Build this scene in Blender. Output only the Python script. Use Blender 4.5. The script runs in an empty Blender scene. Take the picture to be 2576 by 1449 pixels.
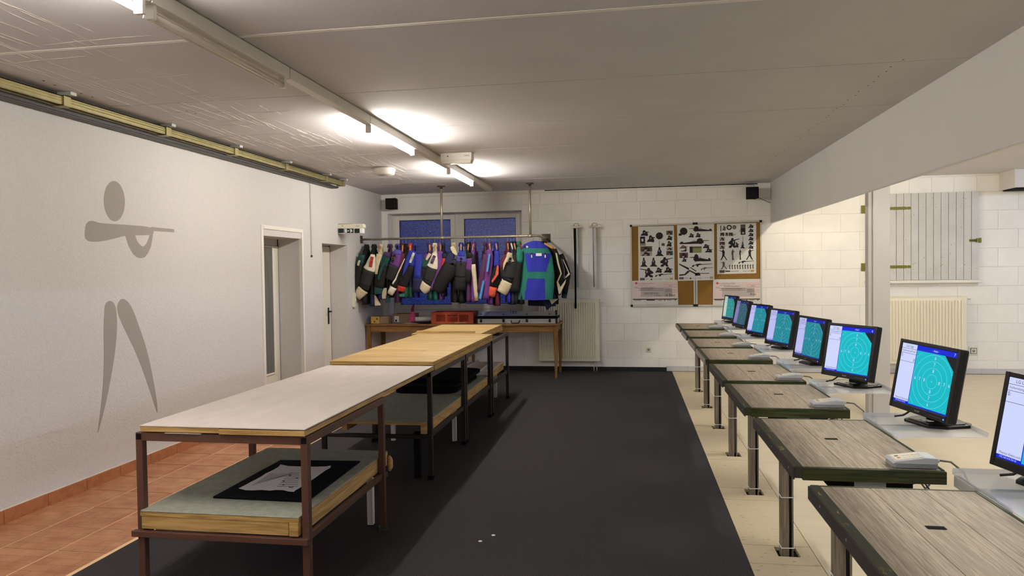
import bpy, bmesh, math, random
from mathutils import Vector, Matrix
import numpy as np
random.seed(7)
SC = bpy.context.scene
COL = SC.collection
PI = math.pi
R = math.radians

# ------------------------------------------------------------------ camera
YAW, PITCH, ROLL, FPX = 0.1646430, 0.0247491, -0.0137499, 1800.0
CAM = np.array([0, 0, 1.5])
def _axes():
    cy, sy = math.cos(YAW), math.sin(YAW)
    f = np.array([-sy*math.cos(PITCH), cy*math.cos(PITCH), -math.sin(PITCH)])
    r0 = np.array([cy, sy, 0.0]); u0 = np.cross(r0, f)
    r = math.cos(ROLL)*r0 + math.sin(ROLL)*u0
    return r, np.cross(r, f), f
AR, AU, AF = _axes()
cd = bpy.data.cameras.new('camera'); cam = bpy.data.objects.new('camera', cd); COL.objects.link(cam)
cd.sensor_fit = 'HORIZONTAL'; cd.sensor_width = 36.0; cd.lens = 36.0*FPX/2576.0
cd.clip_start = 0.05; cd.clip_end = 100
cam.matrix_world = Matrix(((AR[0], AU[0], -AF[0], 0), (AR[1], AU[1], -AF[1], 0), (AR[2], AU[2], -AF[2], 1.5), (0, 0, 0, 1)))
SC.camera = cam
def ray(x, y): return AF + (x-1288)/FPX*AR - (y-724.5)/FPX*AU
def aty(x, y, Y): d = ray(x, y); return Vector(CAM + Y/d[1]*d)      # measured pixel -> point on the plane y = Y
def atz(x, y, Z): d = ray(x, y); return Vector(CAM + (Z-1.5)/d[2]*d)

# ------------------------------------------------------------------ world, exposure, light levels
TUBE_L, TUBE_R, TUBE_C = 265.0, 285.0, 260.0        # tube emission: left hall, behind the fascia, far lanes
w = bpy.data.worlds.new('dusk'); SC.world = w; w.use_nodes = True
w.node_tree.nodes['Background'].inputs[0].default_value = (0.035, 0.085, 0.42, 1)
w.node_tree.nodes['Background'].inputs[1].default_value = 0.8
SC.view_settings.view_transform = 'Standard'; SC.view_settings.look = 'None'
SC.view_settings.exposure = 0.0; SC.view_settings.gamma = 1.0; SC.view_settings.use_curve_mapping = False

# ------------------------------------------------------------------ materials
def lin(c):
    return tuple(((v/255)/12.92 if v/255 <= .04045 else ((v/255+.055)/1.055)**2.4) for v in c)
def _new(name):
    m = bpy.data.materials.new(name); m.use_nodes = True
    nt = m.node_tree; b = nt.nodes['Principled BSDF']
    return m, nt, b
def _vec(nt, scale=(1, 1, 1), rnd=False):
    tc = nt.nodes.new('ShaderNodeTexCoord'); mp = nt.nodes.new('ShaderNodeMapping')
    mp.inputs['Scale'].default_value = scale
    if rnd:
        oi = nt.nodes.new('ShaderNodeObjectInfo'); mul = nt.nodes.new('ShaderNodeVectorMath'); mul.operation = 'MULTIPLY_ADD'
        cx = nt.nodes.new('ShaderNodeCombineXYZ')
        for i in range(3): nt.links.new(oi.outputs['Random'], cx.inputs[i])
        mul.inputs[1].default_value = (37, 53, 11)
        nt.links.new(cx.outputs[0], mul.inputs[0]); nt.links.new(tc.outputs['Object'], mul.inputs[2])
        nt.links.new(mul.outputs[0], mp.inputs[0])
    else: nt.links.new(tc.outputs['Object'], mp.inputs[0])
    return mp.outputs[0]
def mat(name, c, r=.6, m=0., var=0., vs=6., bump=0., bs=120., spec=.4, sc=(1, 1, 1), emit=0., rnd=False, det=4):
    M_, nt, b = _new(name); L = lin(c)
    b.inputs['Base Color'].default_value = (*L, 1); b.inputs['Roughness'].default_value = r
    b.inputs['Metallic'].default_value = m; b.inputs['Specular IOR Level'].default_value = spec
    if emit:
        b.inputs['Emission Color'].default_value = (*L, 1); b.inputs['Emission Strength'].default_value = emit
        b.inputs['Base Color'].default_value = (.01, .01, .01, 1)
    v = None
    if var or bump: v = _vec(nt, sc, rnd)
    if var:
        n = nt.nodes.new('ShaderNodeTexNoise'); n.inputs['Scale'].default_value = vs; n.inputs['Detail'].default_value = det
        nt.links.new(v, n.inputs['Vector'])
        rp = nt.nodes.new('ShaderNodeValToRGB'); rp.color_ramp.elements[0].position = .3; rp.color_ramp.elements[1].position = .7
        rp.color_ramp.elements[0].color = (*[x*(1-var) for x in L], 1); rp.color_ramp.elements[1].color = (*[min(1, x*(1+var)) for x in L], 1)
        nt.links.new(n.outputs['Fac'], rp.inputs[0]); nt.links.new(rp.outputs[0], b.inputs['Base Color'])
    if bump:
        n = nt.nodes.new('ShaderNodeTexNoise'); n.inputs['Scale'].default_value = bs; n.inputs['Detail'].default_value = 2
        nt.links.new(v, n.inputs['Vector'])
        bp = nt.nodes.new('ShaderNodeBump'); bp.inputs['Strength'].default_value = bump; bp.inputs['Distance'].default_value = .004
        nt.links.new(n.outputs['Fac'], bp.inputs['Height']); nt.links.new(bp.outputs[0], b.inputs['Normal'])
    return M_
def wood(name, c1, c2, r=.6, sc=(40, 3, 40), c3=None, bump=.15, rnd=True, knots=False):
    """grain noise stretched along the axis with the small scale"""
    M_, nt, b = _new(name); v = _vec(nt, sc, rnd)
    n = nt.nodes.new('ShaderNodeTexNoise'); n.inputs['Scale'].default_value = 1.0; n.inputs['Detail'].default_value = 6; n.inputs['Distortion'].default_value = .6
    nt.links.new(v, n.inputs['Vector'])
    rp = nt.nodes.new('ShaderNodeValToRGB'); e = rp.color_ramp.elements
    e[0].position = .36; e[0].color = (*lin(c1), 1); e[1].position = .62; e[1].color = (*lin(c2), 1)
    nt.links.new(n.outputs['Fac'], rp.inputs[0]); out = rp.outputs[0]
    if c3:
        v2 = _vec(nt, tuple(s*.12 for s in sc), rnd)
        n2 = nt.nodes.new('ShaderNodeTexNoise'); n2.inputs['Scale'].default_value = 1.3; nt.links.new(v2, n2.inputs['Vector'])
        mx = nt.nodes.new('ShaderNodeMix'); mx.data_type = 'RGBA'; mx.inputs[7].default_value = (*lin(c3), 1)
        r2 = nt.nodes.new('ShaderNodeMapRange'); r2.inputs[1].default_value = .45; r2.inputs[2].default_value = .75; r2.inputs[4].default_value = .7
        nt.links.new(n2.outputs['Fac'], r2.inputs[0]); nt.links.new(r2.outputs[0], mx.inputs[0]); nt.links.new(out, mx.inputs[6]); out = mx.outputs[2]
    nt.links.new(out, b.inputs['Base Color']); b.inputs['Roughness'].default_value = r; b.inputs['Specular IOR Level'].default_value = .3
    bp = nt.nodes.new('ShaderNodeBump'); bp.inputs['Strength'].default_value = bump; bp.inputs['Distance'].default_value = .002
    nt.links.new(n.outputs['Fac'], bp.inputs['Height']); nt.links.new(bp.outputs[0], b.inputs['Normal'])
    return M_
def spots(name, c1, c2, r, s1, thr, r2=.9, sc=(1, 1, 1), base_var=.05, bump=0, bs=300, reg=None):
    """base colour with blotches of a second colour where a noise passes a threshold"""
    M_, nt, b = _new(name); v = _vec(nt, sc, True)
    n = nt.nodes.new('ShaderNodeTexNoise'); n.inputs['Scale'].default_value = s1; n.inputs['Detail'].default_value = 8; n.inputs['Roughness'].default_value = .7
    nt.links.new(v, n.inputs['Vector'])
    rp = nt.nodes.new('ShaderNodeValToRGB'); e = rp.color_ramp.elements
    e[0].position = thr; e[0].color = (*lin(c1), 1); e[1].position = thr+.06; e[1].color = (*lin(c2), 1)
    nt.links.new(n.outputs['Fac'], rp.inputs[0]); nt.links.new(rp.outputs[0], b.inputs['Base Color'])
    b.inputs['Roughness'].default_value = r
    if bump:
        n3 = nt.nodes.new('ShaderNodeTexNoise'); n3.inputs['Scale'].default_value = bs; nt.links.new(v, n3.inputs['Vector'])
        bp = nt.nodes.new('ShaderNodeBump'); bp.inputs['Strength'].default_value = bump; bp.inputs['Distance'].default_value = .003
        nt.links.new(n3.outputs['Fac'], bp.inputs['Height']); nt.links.new(bp.outputs[0], b.inputs['Normal'])
    return M_

mWallL = mat('woodchip_wallpaper_grey', (208, 205, 202), .9, var=.03, vs=60, bump=1.0, bs=70)
mWallB = mat('painted_back_wall', (242, 239, 235), .85, var=.03, vs=3, bump=.12, bs=40)
mBlock = mat('painted_block', (240, 237, 231), .7, var=.03, vs=4, bump=.35, bs=22, rnd=True)
mMortar = mat('painted_joint', (230, 226, 219), .8)
mPaint = mat('grey_paint_figure', (158, 152, 145), .9, bump=.6, bs=95)
mCeil = mat('ceiling_paint', (200, 197, 198), .85, var=.03, vs=2.5, bump=.15, bs=60)
mCeilR = mat('ceiling_paint_right', (215, 210, 208), .85, bump=.1, bs=60)
mRidge = mat('plaster_ridge', (200, 194, 184), .8)
mGapD = mat('dark_gap', (25, 22, 20), .9)
mFascia = mat('fascia_paint', (200, 196, 192), .7, var=.02, vs=2)
mPost = mat('grey_post_paint', (186, 184, 180), .5)
mWhite = mat('white_paint', (232, 228, 220), .5)
mBuckle = mat('buckle_metal', (170, 170, 172), .3, m=.7)
mDomeW = mat('dome_plastic', (206, 200, 190), .5)
mWhitePl = mat('white_plastic', (225, 222, 212), .4)
mCarpet = mat('charcoal_carpet', (54, 52, 54), .97, var=.55, vs=170, bump=.6, bs=330, spec=.1)
mLino = mat('beige_lino', (198, 187, 162), .55, var=.05, vs=3, sc=(1, 2.5, 1), bump=.04, bs=30)
mPanelF = spots('beige_floor_panel', (194, 180, 150), (126, 98, 64), .6, 24.0, .60, sc=(.7, 2.2, 1))
mBlackSk = mat('black_skirting', (24, 24, 25), .8)
mSkT = mat('pale_skirting_tile', (196, 196, 196), .4)
mGrout = mat('terracotta_grout', (236, 196, 154), .9)
mSkTerra = spots('terracotta_skirting', (168, 108, 68), (156, 96, 58), .55, 14, .5)
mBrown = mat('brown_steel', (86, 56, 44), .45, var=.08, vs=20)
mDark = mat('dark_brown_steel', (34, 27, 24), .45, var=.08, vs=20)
mFeltW = mat('pale_grey_felt', (206, 197, 190), .95, var=.05, vs=14, bump=.4, bs=380, sc=(1, .35, 1), spec=.1)
mFelt = mat('green_grey_felt', (150, 153, 142), .97, var=.12, vs=30, bump=.6, bs=300, spec=.1)
mPine = wood('pine_edge', (156, 120, 68), (196, 160, 100), .6, (4, 4, 60))
mPly = wood('plywood_top', (172, 140, 84), (194, 166, 112), .55, (4.5, 30, 26), c3=(164, 130, 74), bump=.05)
mPlyE = wood('plywood_edge', (150, 116, 62), (196, 160, 96), .7, (6, 6, 160))
mOak = wood('old_oak_table', (98, 68, 34), (134, 98, 54), .45, (3, 40, 40))
mOakV = wood('old_oak_table_leg', (96, 66, 32), (132, 96, 50), .45, (40, 40, 3))
mDesk = wood('grey_oak_laminate', (134, 121, 106), (180, 167, 148), .5, (230, 8, 230), c3=(146, 132, 113), bump=.14)
mDeskLeg = wood('grey_oak_leg', (92, 82, 71), (132, 120, 104), .55, (70, 70, 4))
mGreen = wood('green_stained_wood', (26, 32, 14), (62, 68, 34), .5, (5, 5, 90))
mGreenV = spots('green_stain_worn', (44, 46, 28), (168, 148, 92), .55, 16, .60, sc=(2, .6, 1))
mSideD = mat('dark_edge_board', (50, 46, 44), .5)
mSideL = mat('pale_edge_board', (140, 130, 126), .5)
mSteel = mat('galvanised_pipe', (178, 168, 148), .38, m=.55, var=.12, vs=18)
mSteelD = mat('rusty_bracket', (90, 80, 70), .6, m=.6, var=.3, vs=60)
mAlu = mat('aluminium', (190, 190, 190), .38, m=.45)
mAluP = mat('silver_frame', (198, 196, 190), .4, m=.35)
mGold = mat('yellow_zinc_track', (150, 140, 98), .42, m=.6, var=.15, vs=12)
mTrackD = mat('dark_track', (70, 68, 66), .5, m=.3)
mBlack = mat('black_plastic', (9, 9, 10), .35, spec=.3)
mBlackM = mat('black_matt', (12, 12, 13), .85, spec=.15)
mBlackF = mat('black_foam_mat', (9, 10, 16), .95, spec=.1)
mCork = mat('cork', (132, 98, 42), .95, var=.22, vs=160, bump=.2, bs=300)
mPaper = mat('poster_paper', (212, 210, 204), .6)
mCheq = mat('cheque_paper', (214, 196, 192), .6, var=.08, vs=3)
mCheqD = mat('cheque_grey_field', (180, 170, 168), .6)
mInk = mat('black_ink', (28, 24, 26), .7)
mInkG = mat('grey_ink', (92, 84, 80), .7)
mInkL = mat('light_print', (168, 158, 146), .7)
mInkB = mat('brown_print', (96, 66, 56), .7)
mInkR = mat('red_ink', (196, 50, 50), .6)
mInkO = mat('orange_box_print', (214, 150, 126), .6)
mInkGr = mat('green_print', (128, 140, 74), .7)
mInkY = mat('yellow_print', (176, 152, 74), .7)
mRadi = mat('cream_radiator', (240, 234, 214), .35)
mShut = mat('grey_shutter_plank', (202, 201, 196), .6, var=.05, vs=5, rnd=True)
mKnot = mat('nail_head', (120, 105, 86), .6)
mOlive = mat('olive_hinge', (120, 116, 50), .5, m=.3)
mCrate = mat('red_crate', (176, 68, 40), .45)
mCrateIn = mat('crate_mesh_dark', (60, 20, 14), .7)
mCard = mat('cardboard', (150, 124, 96), .8)
mCardY = mat('yellow_tape', (214, 176, 90), .5)
mPink = mat('pink_plastic', (214, 74, 130), .35)
mPinkD = mat('magenta_nozzle', (140, 30, 76), .4)
mBluePap = mat('blue_print_paper', (88, 100, 150), .6)
mCtl = mat('grey_control_box', (188, 190, 196), .4)
mCtlD = mat('grey_control_base', (138, 140, 146), .5)
mTie = mat('white_cable_tie', (232, 232, 228), .4)
mCabG = mat('grey_cable', (110, 104, 98), .5)
mCabK = mat('black_cable', (14, 14, 14), .4)
mDial = mat('ivory_socket', (222, 216, 196), .35)
mRedB = mat('red_button', (200, 70, 60), .4)
mGrnB = mat('green_button', (40, 70, 40), .4)
mCam = mat('smoked_slot', (20, 18, 18), .4)
mExitG = mat('exit_sign_green', (16, 36, 24), .4)
mExitW = mat('exit_sign_white', (236, 238, 240), .5)
mHangW = wood('wooden_hanger', (190, 134, 76), (218, 168, 104), .4, (30, 30, 30))
mGlassD = mat('fluted_door_glass', (96, 94, 88), .2, var=.25, vs=90, sc=(1, 1, .02), spec=.6)
mDoor = mat('white_door_leaf', (228, 222, 208), .45)
# glowing parts: lamps and screens only
mTubeL = mat('warm_tube_light', (255, 248, 238), emit=TUBE_L)
mTubeR = mat('warm_tube_light_right', (255, 246, 228), emit=TUBE_R)
mTubeC = mat('cool_tube_light', (222, 232, 255), emit=TUBE_C)
mTubeOff = mat('unlit_tube', (222, 214, 198), .3)
def scr(n, c, e=1.0): return mat(n, c, .5, emit=e, spec=.05)
SCR = {}
for k, (wh, cy, bl) in {'bright': ((206, 214, 255), (4, 186, 200), (10, 36, 208)), 'mid': ((186, 188, 240), (14, 134, 150), (14, 30, 160)),
                        'dim': ((128, 124, 176), (42, 88, 104), (28, 34, 110)), 'grn': ((186, 206, 190), (34, 138, 138), (28, 34, 128))}.items():
    SCR[k] = (scr('screen_white_'+k, wh), scr('screen_cyan_'+k, cy), scr('screen_blue_'+k, bl), scr('screen_ring_'+k, tuple(int(a*.55+115) for a in cy)), scr('screen_black_'+k, (22, 24, 30)))
mLed = scr('blue_led', (60, 110, 255), 3.)
# clear tray
mTray, _nt, _b = _new('clear_acrylic')
_b.inputs['Base Color'].default_value = (.80, .82, .88, 1); _b.inputs['Roughness'].default_value = .12; _b.inputs['Specular IOR Level'].default_value = .9; _b.inputs['Alpha'].default_value = .5
# frosted window glass with the dusk behind
mPane, _nt, _b = _new('ribbed_window_glass')
_v = _vec(_nt, (22, 22, 60)); _n = _nt.nodes.new('ShaderNodeTexNoise'); _n.inputs['Scale'].default_value = 1.6; _n.inputs['Detail'].default_value = 6
_nt.links.new(_v, _n.inputs['Vector'])
_rp = _nt.nodes.new('ShaderNodeValToRGB'); _rp.color_ramp.elements[0].position = .38; _rp.color_ramp.elements[0].color = (.28, .30, .36, 1); _rp.color_ramp.elements[1].position = .60; _rp.color_ramp.elements[1].color = (.80, .80, .85, 1); _x = _rp.color_ramp.elements.new(.72); _x.color = (1, 1, 1, 1)
_nt.links.new(_n.outputs['Fac'], _rp.inputs[0])
_tr = _nt.nodes.new('ShaderNodeBsdfTransparent'); _nt.links.new(_rp.outputs[0], _tr.inputs[0])
_gl = _nt.nodes.new('ShaderNodeBsdfGlossy'); _gl.inputs['Roughness'].default_value = .18
_bp = _nt.nodes.new('ShaderNodeBump'); _bp.inputs['Strength'].default_value = .8; _bp.inputs['Distance'].default_value = .01
_nt.links.new(_n.outputs['Fac'], _bp.inputs['Height']); _nt.links.new(_bp.outputs[0], _gl.inputs['Normal'])
_mx = _nt.nodes.new('ShaderNodeMixShader'); _mx.inputs[0].default_value = .14
_nt.links.new(_tr.outputs[0], _mx.inputs[1]); _nt.links.new(_gl.outputs[0], _mx.inputs[2])
_nt.links.new(_mx.outputs[0], _nt.nodes['Material Output'].inputs[0])
# terracotta tile with embossed basket lines
mTile, _nt, _b = _new('terracotta_tile')
_v = _vec(_nt, (1, 1, 1), True)
_n = _nt.nodes.new('ShaderNodeTexNoise'); _n.inputs['Scale'].default_value = 7; _n.inputs['Detail'].default_value = 5; _nt.links.new(_v, _n.inputs['Vector'])
_rp = _nt.nodes.new('ShaderNodeValToRGB'); _e = _rp.color_ramp.elements
_e[0].position = .3; _e[0].color = (*lin((158, 98, 64)), 1); _e[1].position = .7; _e[1].color = (*lin((190, 138, 100)), 1)
_nt.links.new(_n.outputs['Fac'], _rp.inputs[0])
_v2 = _vec(_nt, (1, 1, 1)); _bk = _nt.nodes.new('ShaderNodeTexBrick'); _nt.links.new(_v2, _bk.inputs['Vector'])
_bk.inputs['Scale'].default_value = 1; _bk.inputs['Brick Width'].default_value = .16; _bk.inputs['Row Height'].default_value = .082; _bk.inputs['Mortar Size'].default_value = .0022
_bk.inputs['Color1'].default_value = _bk.inputs['Color2'].default_value = (1, 1, 1, 1); _bk.inputs['Mortar'].default_value = (.62, .55, .5, 1)
_mm = _nt.nodes.new('ShaderNodeMix'); _mm.data_type = 'RGBA'; _mm.blend_type = 'MULTIPLY'; _mm.inputs[0].default_value = 1
_nt.links.new(_rp.outputs[0], _mm.inputs[6]); _nt.links.new(_bk.outputs['Color'], _mm.inputs[7]); _nt.links.new(_mm.outputs[2], _b.inputs['Base Color'])
_b.inputs['Roughness'].default_value = .5

# ------------------------------------------------------------------ mesh helpers
ORG = {}
class MB:
    def __init__(s): s.v = []; s.f = []; s.mi = []; s.mats = []; s.sm = []
    def _m(s, m):
        if m not in s.mats: s.mats.append(m)
        return s.mats.index(m)
    def add(s, verts, faces, m, smooth=False):
        o = len(s.v); s.v += [Vector(p) for p in verts]; k = s._m(m)
        for f in faces: s.f.append([i+o for i in f]); s.mi.append(k); s.sm.append(smooth)
        return s
    def box(s, x0, x1, y0, y1, z0, z1, m, rot=None, piv=None):
        V = [Vector((x, y, z)) for x in (x0, x1) for y in (y0, y1) for z in (z0, z1)]
        if rot is not None:
            p = Vector(piv) if piv is not None else Vector(((x0+x1)/2, (y0+y1)/2, (z0+z1)/2)); V = [rot @ (q-p) + p for q in V]
        return s.add(V, [(0, 1, 3, 2), (4, 6, 7, 5), (0, 4, 5, 1), (2, 3, 7, 6), (0, 2, 6, 4), (1, 5, 7, 3)], m)
    def prism(s, poly, a, b, m, axis='z'):
        """poly: 2D outline, extruded from a to b along axis"""
        def P(u, v, w): return {'z': (u, v, w), 'y': (u, w, v), 'x': (w, u, v)}[axis]
        n = len(poly); V = [P(u, v, a) for u, v in poly] + [P(u, v, b) for u, v in poly]
        F = [tuple(range(n)), tuple(range(2*n-1, n-1, -1))] + [(i, i+n, (i+1) % n + n, (i+1) % n) for i in range(n)]
        return s.add(V, F, m)
    def loft(s, rings, m, cap=True, smooth=True, mf=None):
        n = len(rings[0]); o = len(s.v); s.v += [Vector(p) for r in rings for p in r]
        for i in range(len(rings)-1):
            for j in range(n):
                a = o+i*n+j; b = o+i*n+(j+1) % n
                s.f.append([a, b, b+n, a+n]); s.sm.append(smooth)
                mm = m
                if mf:
                    c = (s.v[a]+s.v[b]+s.v[a+n]+s.v[b+n])/4; mm = mf(c)
                s.mi.append(s._m(mm))
        if cap:
            for i, fl in ((0, 1), (len(rings)-1, 0)):
                fc = [o+i*n+j for j in range(n)]
                if fl: fc.reverse()
                s.f.append(fc); s.sm.append(False)
                mm = m if not mf else mf(sum((s.v[q] for q in fc), Vector())/n)
                s.mi.append(s._m(mm))
        return s
    def tube(s, pts, r, m, n=10, cap=True, flat=1.0):
        pts = [Vector(p) for p in pts]; rr = r if isinstance(r, (list, tuple)) else [r]*len(pts)
        rings = []; prev = None
        for i, p in enumerate(pts):
            t = (pts[min(i+1, len(pts)-1)]-pts[max(i-1, 0)]).normalized()
            if prev is None:
                ref = Vector((0, 0, 1)) if abs(t.z) < .9 else Vector((1, 0, 0)); u = t.cross(ref).normalized()
            else: u = (prev - t*prev.dot(t)).normalized()
            prev = u; v = t.cross(u)
            rings.append([p + u*math.cos(2*PI*k/n)*rr[i] + v*math.sin(2*PI*k/n)*rr[i]*flat for k in range(n)])
        return s.loft(rings, m, cap)
    def lathe(s, c, prof, m, n=20, axis='z'):
        c = Vector(c); rings = []
        for r, h in prof:
            rg = []
            for k in range(n):
                a = 2*PI*k/n; x, y = r*math.cos(a), r*math.sin(a)
                rg.append(c + (Vector((x, y, h)) if axis == 'z' else Vector((x, h, y)) if axis == 'y' else Vector((h, x, y))))
            rings.append(rg)
        return s.loft(rings, m)
    def build(s, name, parent=None, world=True, bevel=0):
        if name in ('body', 'sleeve', 'cuff', 'elbow_panel', 'panel', 'strap', 'buckle'):   # cloth pressed flat where it meets the left wall
            for v in s.v: v.x = max(v.x, -3.782)
        me = bpy.data.meshes.new(name); o_ = ORG.get(parent.name, Vector()) if (parent and world) else Vector()
        me.from_pydata([tuple(v-o_) for v in s.v], [], s.f)
        for m in s.mats: me.materials.append(m)
        me.polygons.foreach_set('material_index', s.mi); me.polygons.foreach_set('use_smooth', s.sm)
        bm = bmesh.new(); bm.from_mesh(me); bmesh.ops.recalc_face_normals(bm, faces=bm.faces); bm.to_mesh(me); bm.free()
        me.update()
        ob = bpy.data.objects.new(name, me); COL.objects.link(ob)
        if parent: ob.parent = parent; ORG[ob.name] = o_
        else: ORG[ob.name] = Vector()
        if bevel:
            b = ob.modifiers.new('bevel', 'BEVEL'); b.width = bevel; b.segments = 2; b.limit_method = 'ANGLE'
        return ob
def empty(name, loc, rz=0, org=True):
    o = bpy.data.objects.new(name, None); COL.objects.link(o); o.empty_display_size = .05
    o.location = loc; o.rotation_euler = (0, 0, rz); ORG[o.name] = Vector(loc) if org else Vector(); return o
def tag(o, label, cat, group=None, kind=None):
    o['label'] = label; o['category'] = cat
    if group: o['group'] = group
    if kind: o['kind'] = kind
    return o
def st(o): o['kind'] = 'structure'; return o
def copy_tree(o, parent=None):
    c = o.copy(); COL.objects.link(c)
    if parent: c.parent = parent
    for ch in [x for x in list(o.children)]: copy_tree(ch, c)
    return c
_tc = {}
def text_geo(t, size):
    if (t, size) not in _tc:
        cu = bpy.data.curves.new('t', 'FONT'); cu.body = t; cu.size = size; cu.resolution_u = 2; cu.align_x = 'CENTER'; cu.align_y = 'CENTER'
        ob = bpy.data.objects.new('t', cu); me = ob.to_mesh()
        _tc[(t, size)] = ([v.co.copy() for v in me.vertices], [list(p.vertices) for p in me.polygons])
        ob.to_mesh_clear(); bpy.data.objects.remove(ob); bpy.data.curves.remove(cu)
    return _tc[(t, size)]
def put_text(mb, t, size, fn, m, sx=1.0):
    V, F = text_geo(t, size); mb.add([fn(v.x*sx, v.y) for v in V], F, m)

# ================================================================== SETTING
YB = 10.6; XL = -3.79; ZC = 2.69; XF = 1.955
# ---- floor
b = MB(); b.box(-4.2, 13.5, -3.2, 11.0, -.14, -.08, mGapD); floor = st(b.build('floor'))
b = MB(); b.box(-2.782, .578, -3.0, YB, -.08, .0, mCarpet); o = b.build('carpet', floor); o['label'] = 'charcoal grey carpet strip'
b = MB(); b.box(.932, 13.3, -3.0, YB, -.08, 0, mLino); o = b.build('lino_sheet', floor); o['label'] = 'beige linoleum beyond the desks'
b = MB(); b.box(XL, -2.782, -3.0, YB, -.08, -.0022, mGrout); b.box(-2.81, -2.782, -3, YB, -.006, .0, mGrout); b.build('grout_bed', floor)
tile_me = None
for i, (x0, x1) in enumerate(((-3.79, -3.462), (-3.456, -3.118), (-3.112, -2.81))):
    tb = MB(); wd = x1-x0-.003
    tb.add([(0, 0, -.01), (wd, 0, -.01), (wd, .332, -.01), (0, .332, -.01), (.001, .001, 0), (wd-.001, .001, 0), (wd-.001, .331, 0), (.001, .331, 0)],
           [(0, 3, 2, 1), (4, 5, 6, 7), (0, 1, 5, 4), (1, 2, 6, 5), (2, 3, 7, 6), (3, 0, 4, 7)], mTile)
    y = 3.756-.339*14; first = None
    while y < YB-.05:
        if first is None: o = first = tb.build('tile', floor, world=False)
        else: o = bpy.data.objects.new('tile', first.data); COL.objects.link(o); o.parent = floor
        o.location = (x0+.002, y+.002, random.uniform(-.0006, .0006)); y += .339
# removable floor panels under the desks, with a slot round each leg
legY = [8.94, 7.92, 6.92, 5.93, 4.95, 3.93, 2.93, 1.93]
edges = [10.45]+[y-.19 for y in legY]
def fpanel(y0, y1, hole=None):
    m = MB(); x0, x1 = .581, .928; z0, z1 = -.02, 0
    if hole:
        hx0, hx1, hy0, hy1 = hole
        for bx in ((x0, hx0, y0, y1), (hx1, x1, y0, y1), (hx0, hx1, y0, hy0), (hx0, hx1, hy1, y1)): m.box(bx[0], bx[1], bx[2], bx[3], z0, z1, mPanelF)
    else: m.box(x0, x1, y0, y1, z0, z1, mPanelF)
    return m.build('floor_panel', floor)
fpanel(10.41, YB); prev = 10.405
for ly in legY:
    e = ly-.19
    mid = e+.25
    fpanel(mid+.0025, prev-.0025); fpanel(e+.0025, mid-.0025, (.742, .852, ly-.085, ly+.045))
    prev = e
fpanel(-3.0, prev-.003)
b = MB(); b.box(.578, .932, -3, YB, -.08, -.022, mGapD); b.build('floor_gap_base', floor)
# ---- left wall with two door recesses
b = MB()
for (y0, y1, z0, z1) in ((-3.2, 6.95, 0, 2.75), (7.85, 8.42, 0, 2.75), (9.21, 11.0, 0, 2.75), (6.95, 7.85, 1.98, 2.75), (8.42, 9.21, 1.95, 2.75)):
    b.box(-4.25, XL, y0, y1, z0-.08, z1, mWallL)
b.box(-4.35, -4.25, 6.8, 9.4, -.08, 2.75, mWallL)
wl = st(b.build('wall_left'))
# painted pictogram of a rifle shooter
def onwall(pts): # pixel outline -> (y,z) on the left wall
    out = []
    for x, y in pts:
        d = ray(x, y); p = CAM + XL/d[0]*d; out.append((p[1], p[2]))
    return out
def zz(l, ox=180, oy=430, s=2.13): return [(ox+x/s, oy+y/s) for x, y in l]
def smoothp(pts, n=3):
    for _ in range(n):
        q = []
        for i in range(len(pts)):
            a, c = pts[i], pts[(i+1) % len(pts)]
            q += [(a[0]*.75+c[0]*.25, a[1]*.75+c[1]*.25), (a[0]*.25+c[0]*.75, a[1]*.25+c[1]*.75)]
        pts = q
    return pts
fig = MB()
head = [(229+56*math.cos(a)+3*math.sin(a), 162+108*math.sin(a)) for a in [2*PI*k/40 for k in range(40)]]
fig.prism(onwall(zz(head)), XL-.002, XL+.0015, mPaint, 'x')
legl = smoothp([(175, 770), (177, 715), (205, 690), (235, 715), (243, 790), (243, 860), (232, 980), (210, 1110), (185, 1240), (142, 1405), (139, 1403), (158, 1260), (170, 1120), (174, 980), (171, 840)], 2)
legr = smoothp([(246, 760), (243, 715), (268, 681), (300, 695), (330, 745), (360, 830), (392, 920), (418, 1020), (440, 1130), (458, 1240), (461, 1296), (457, 1295), (430, 1210), (395, 1105), (360, 1010), (320, 920), (275, 830)], 2)
for l in (legl, legr): fig.prism(onwall(zz(l)), XL-.002, XL+.0015, mPaint, 'x')
butt = smoothp([(70, 330), (76, 285), (95, 266), (125, 270), (150, 280), (290, 288), (430, 300), (440, 322), (437, 345), (290, 345), (230, 363), (150, 380), (95, 380), (72, 362)], 2)
fig.prism(onwall(zz(butt)), XL-.002, XL+.0015, mPaint, 'x')
fig.prism(onwall(zz([(425, 300), (548, 312), (550, 329), (430, 322)])), XL-.002, XL+.0017, mPaint, 'x')
armo = [(288, 348), (305, 400), (330, 445), (352, 464), (372, 468), (392, 463), (410, 440), (425, 405), (436, 340), (437, 320)]
armi = [(338, 340), (350, 372), (362, 392), (374, 402), (384, 405), (392, 400), (402, 388), (411, 368), (419, 345), (420, 322)]
for i in range(9): fig.prism(onwall(zz([armo[i], armo[i+1], armi[i+1], armi[i]])), XL-.002, XL+.0013, mPaint, 'x')
o = fig.build('painted_figure', wl); o['label'] = 'dark grey painted rifle shooter pictogram'
# terracotta skirting, tile by tile
sk = MB(); sk.box(XL, XL+.004, -3, 6.9, 0, .085, mWhite); bl = st(sk.build('baseboard_left'))
t0 = MB(); t0.box(0, .012, .002, .334, 0, .08, mSkTerra); first = None; y = 3.75-.3365*14
while y < 6.6:
    if first is None: o = first = t0.build('skirting_tile', bl, world=False)
    else: o = bpy.data.objects.new('skirting_tile', first.data); COL.objects.link(o); o.parent = bl
    o.location = (XL+.004, y, random.uniform(-.001, .001)); y += .3365
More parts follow.
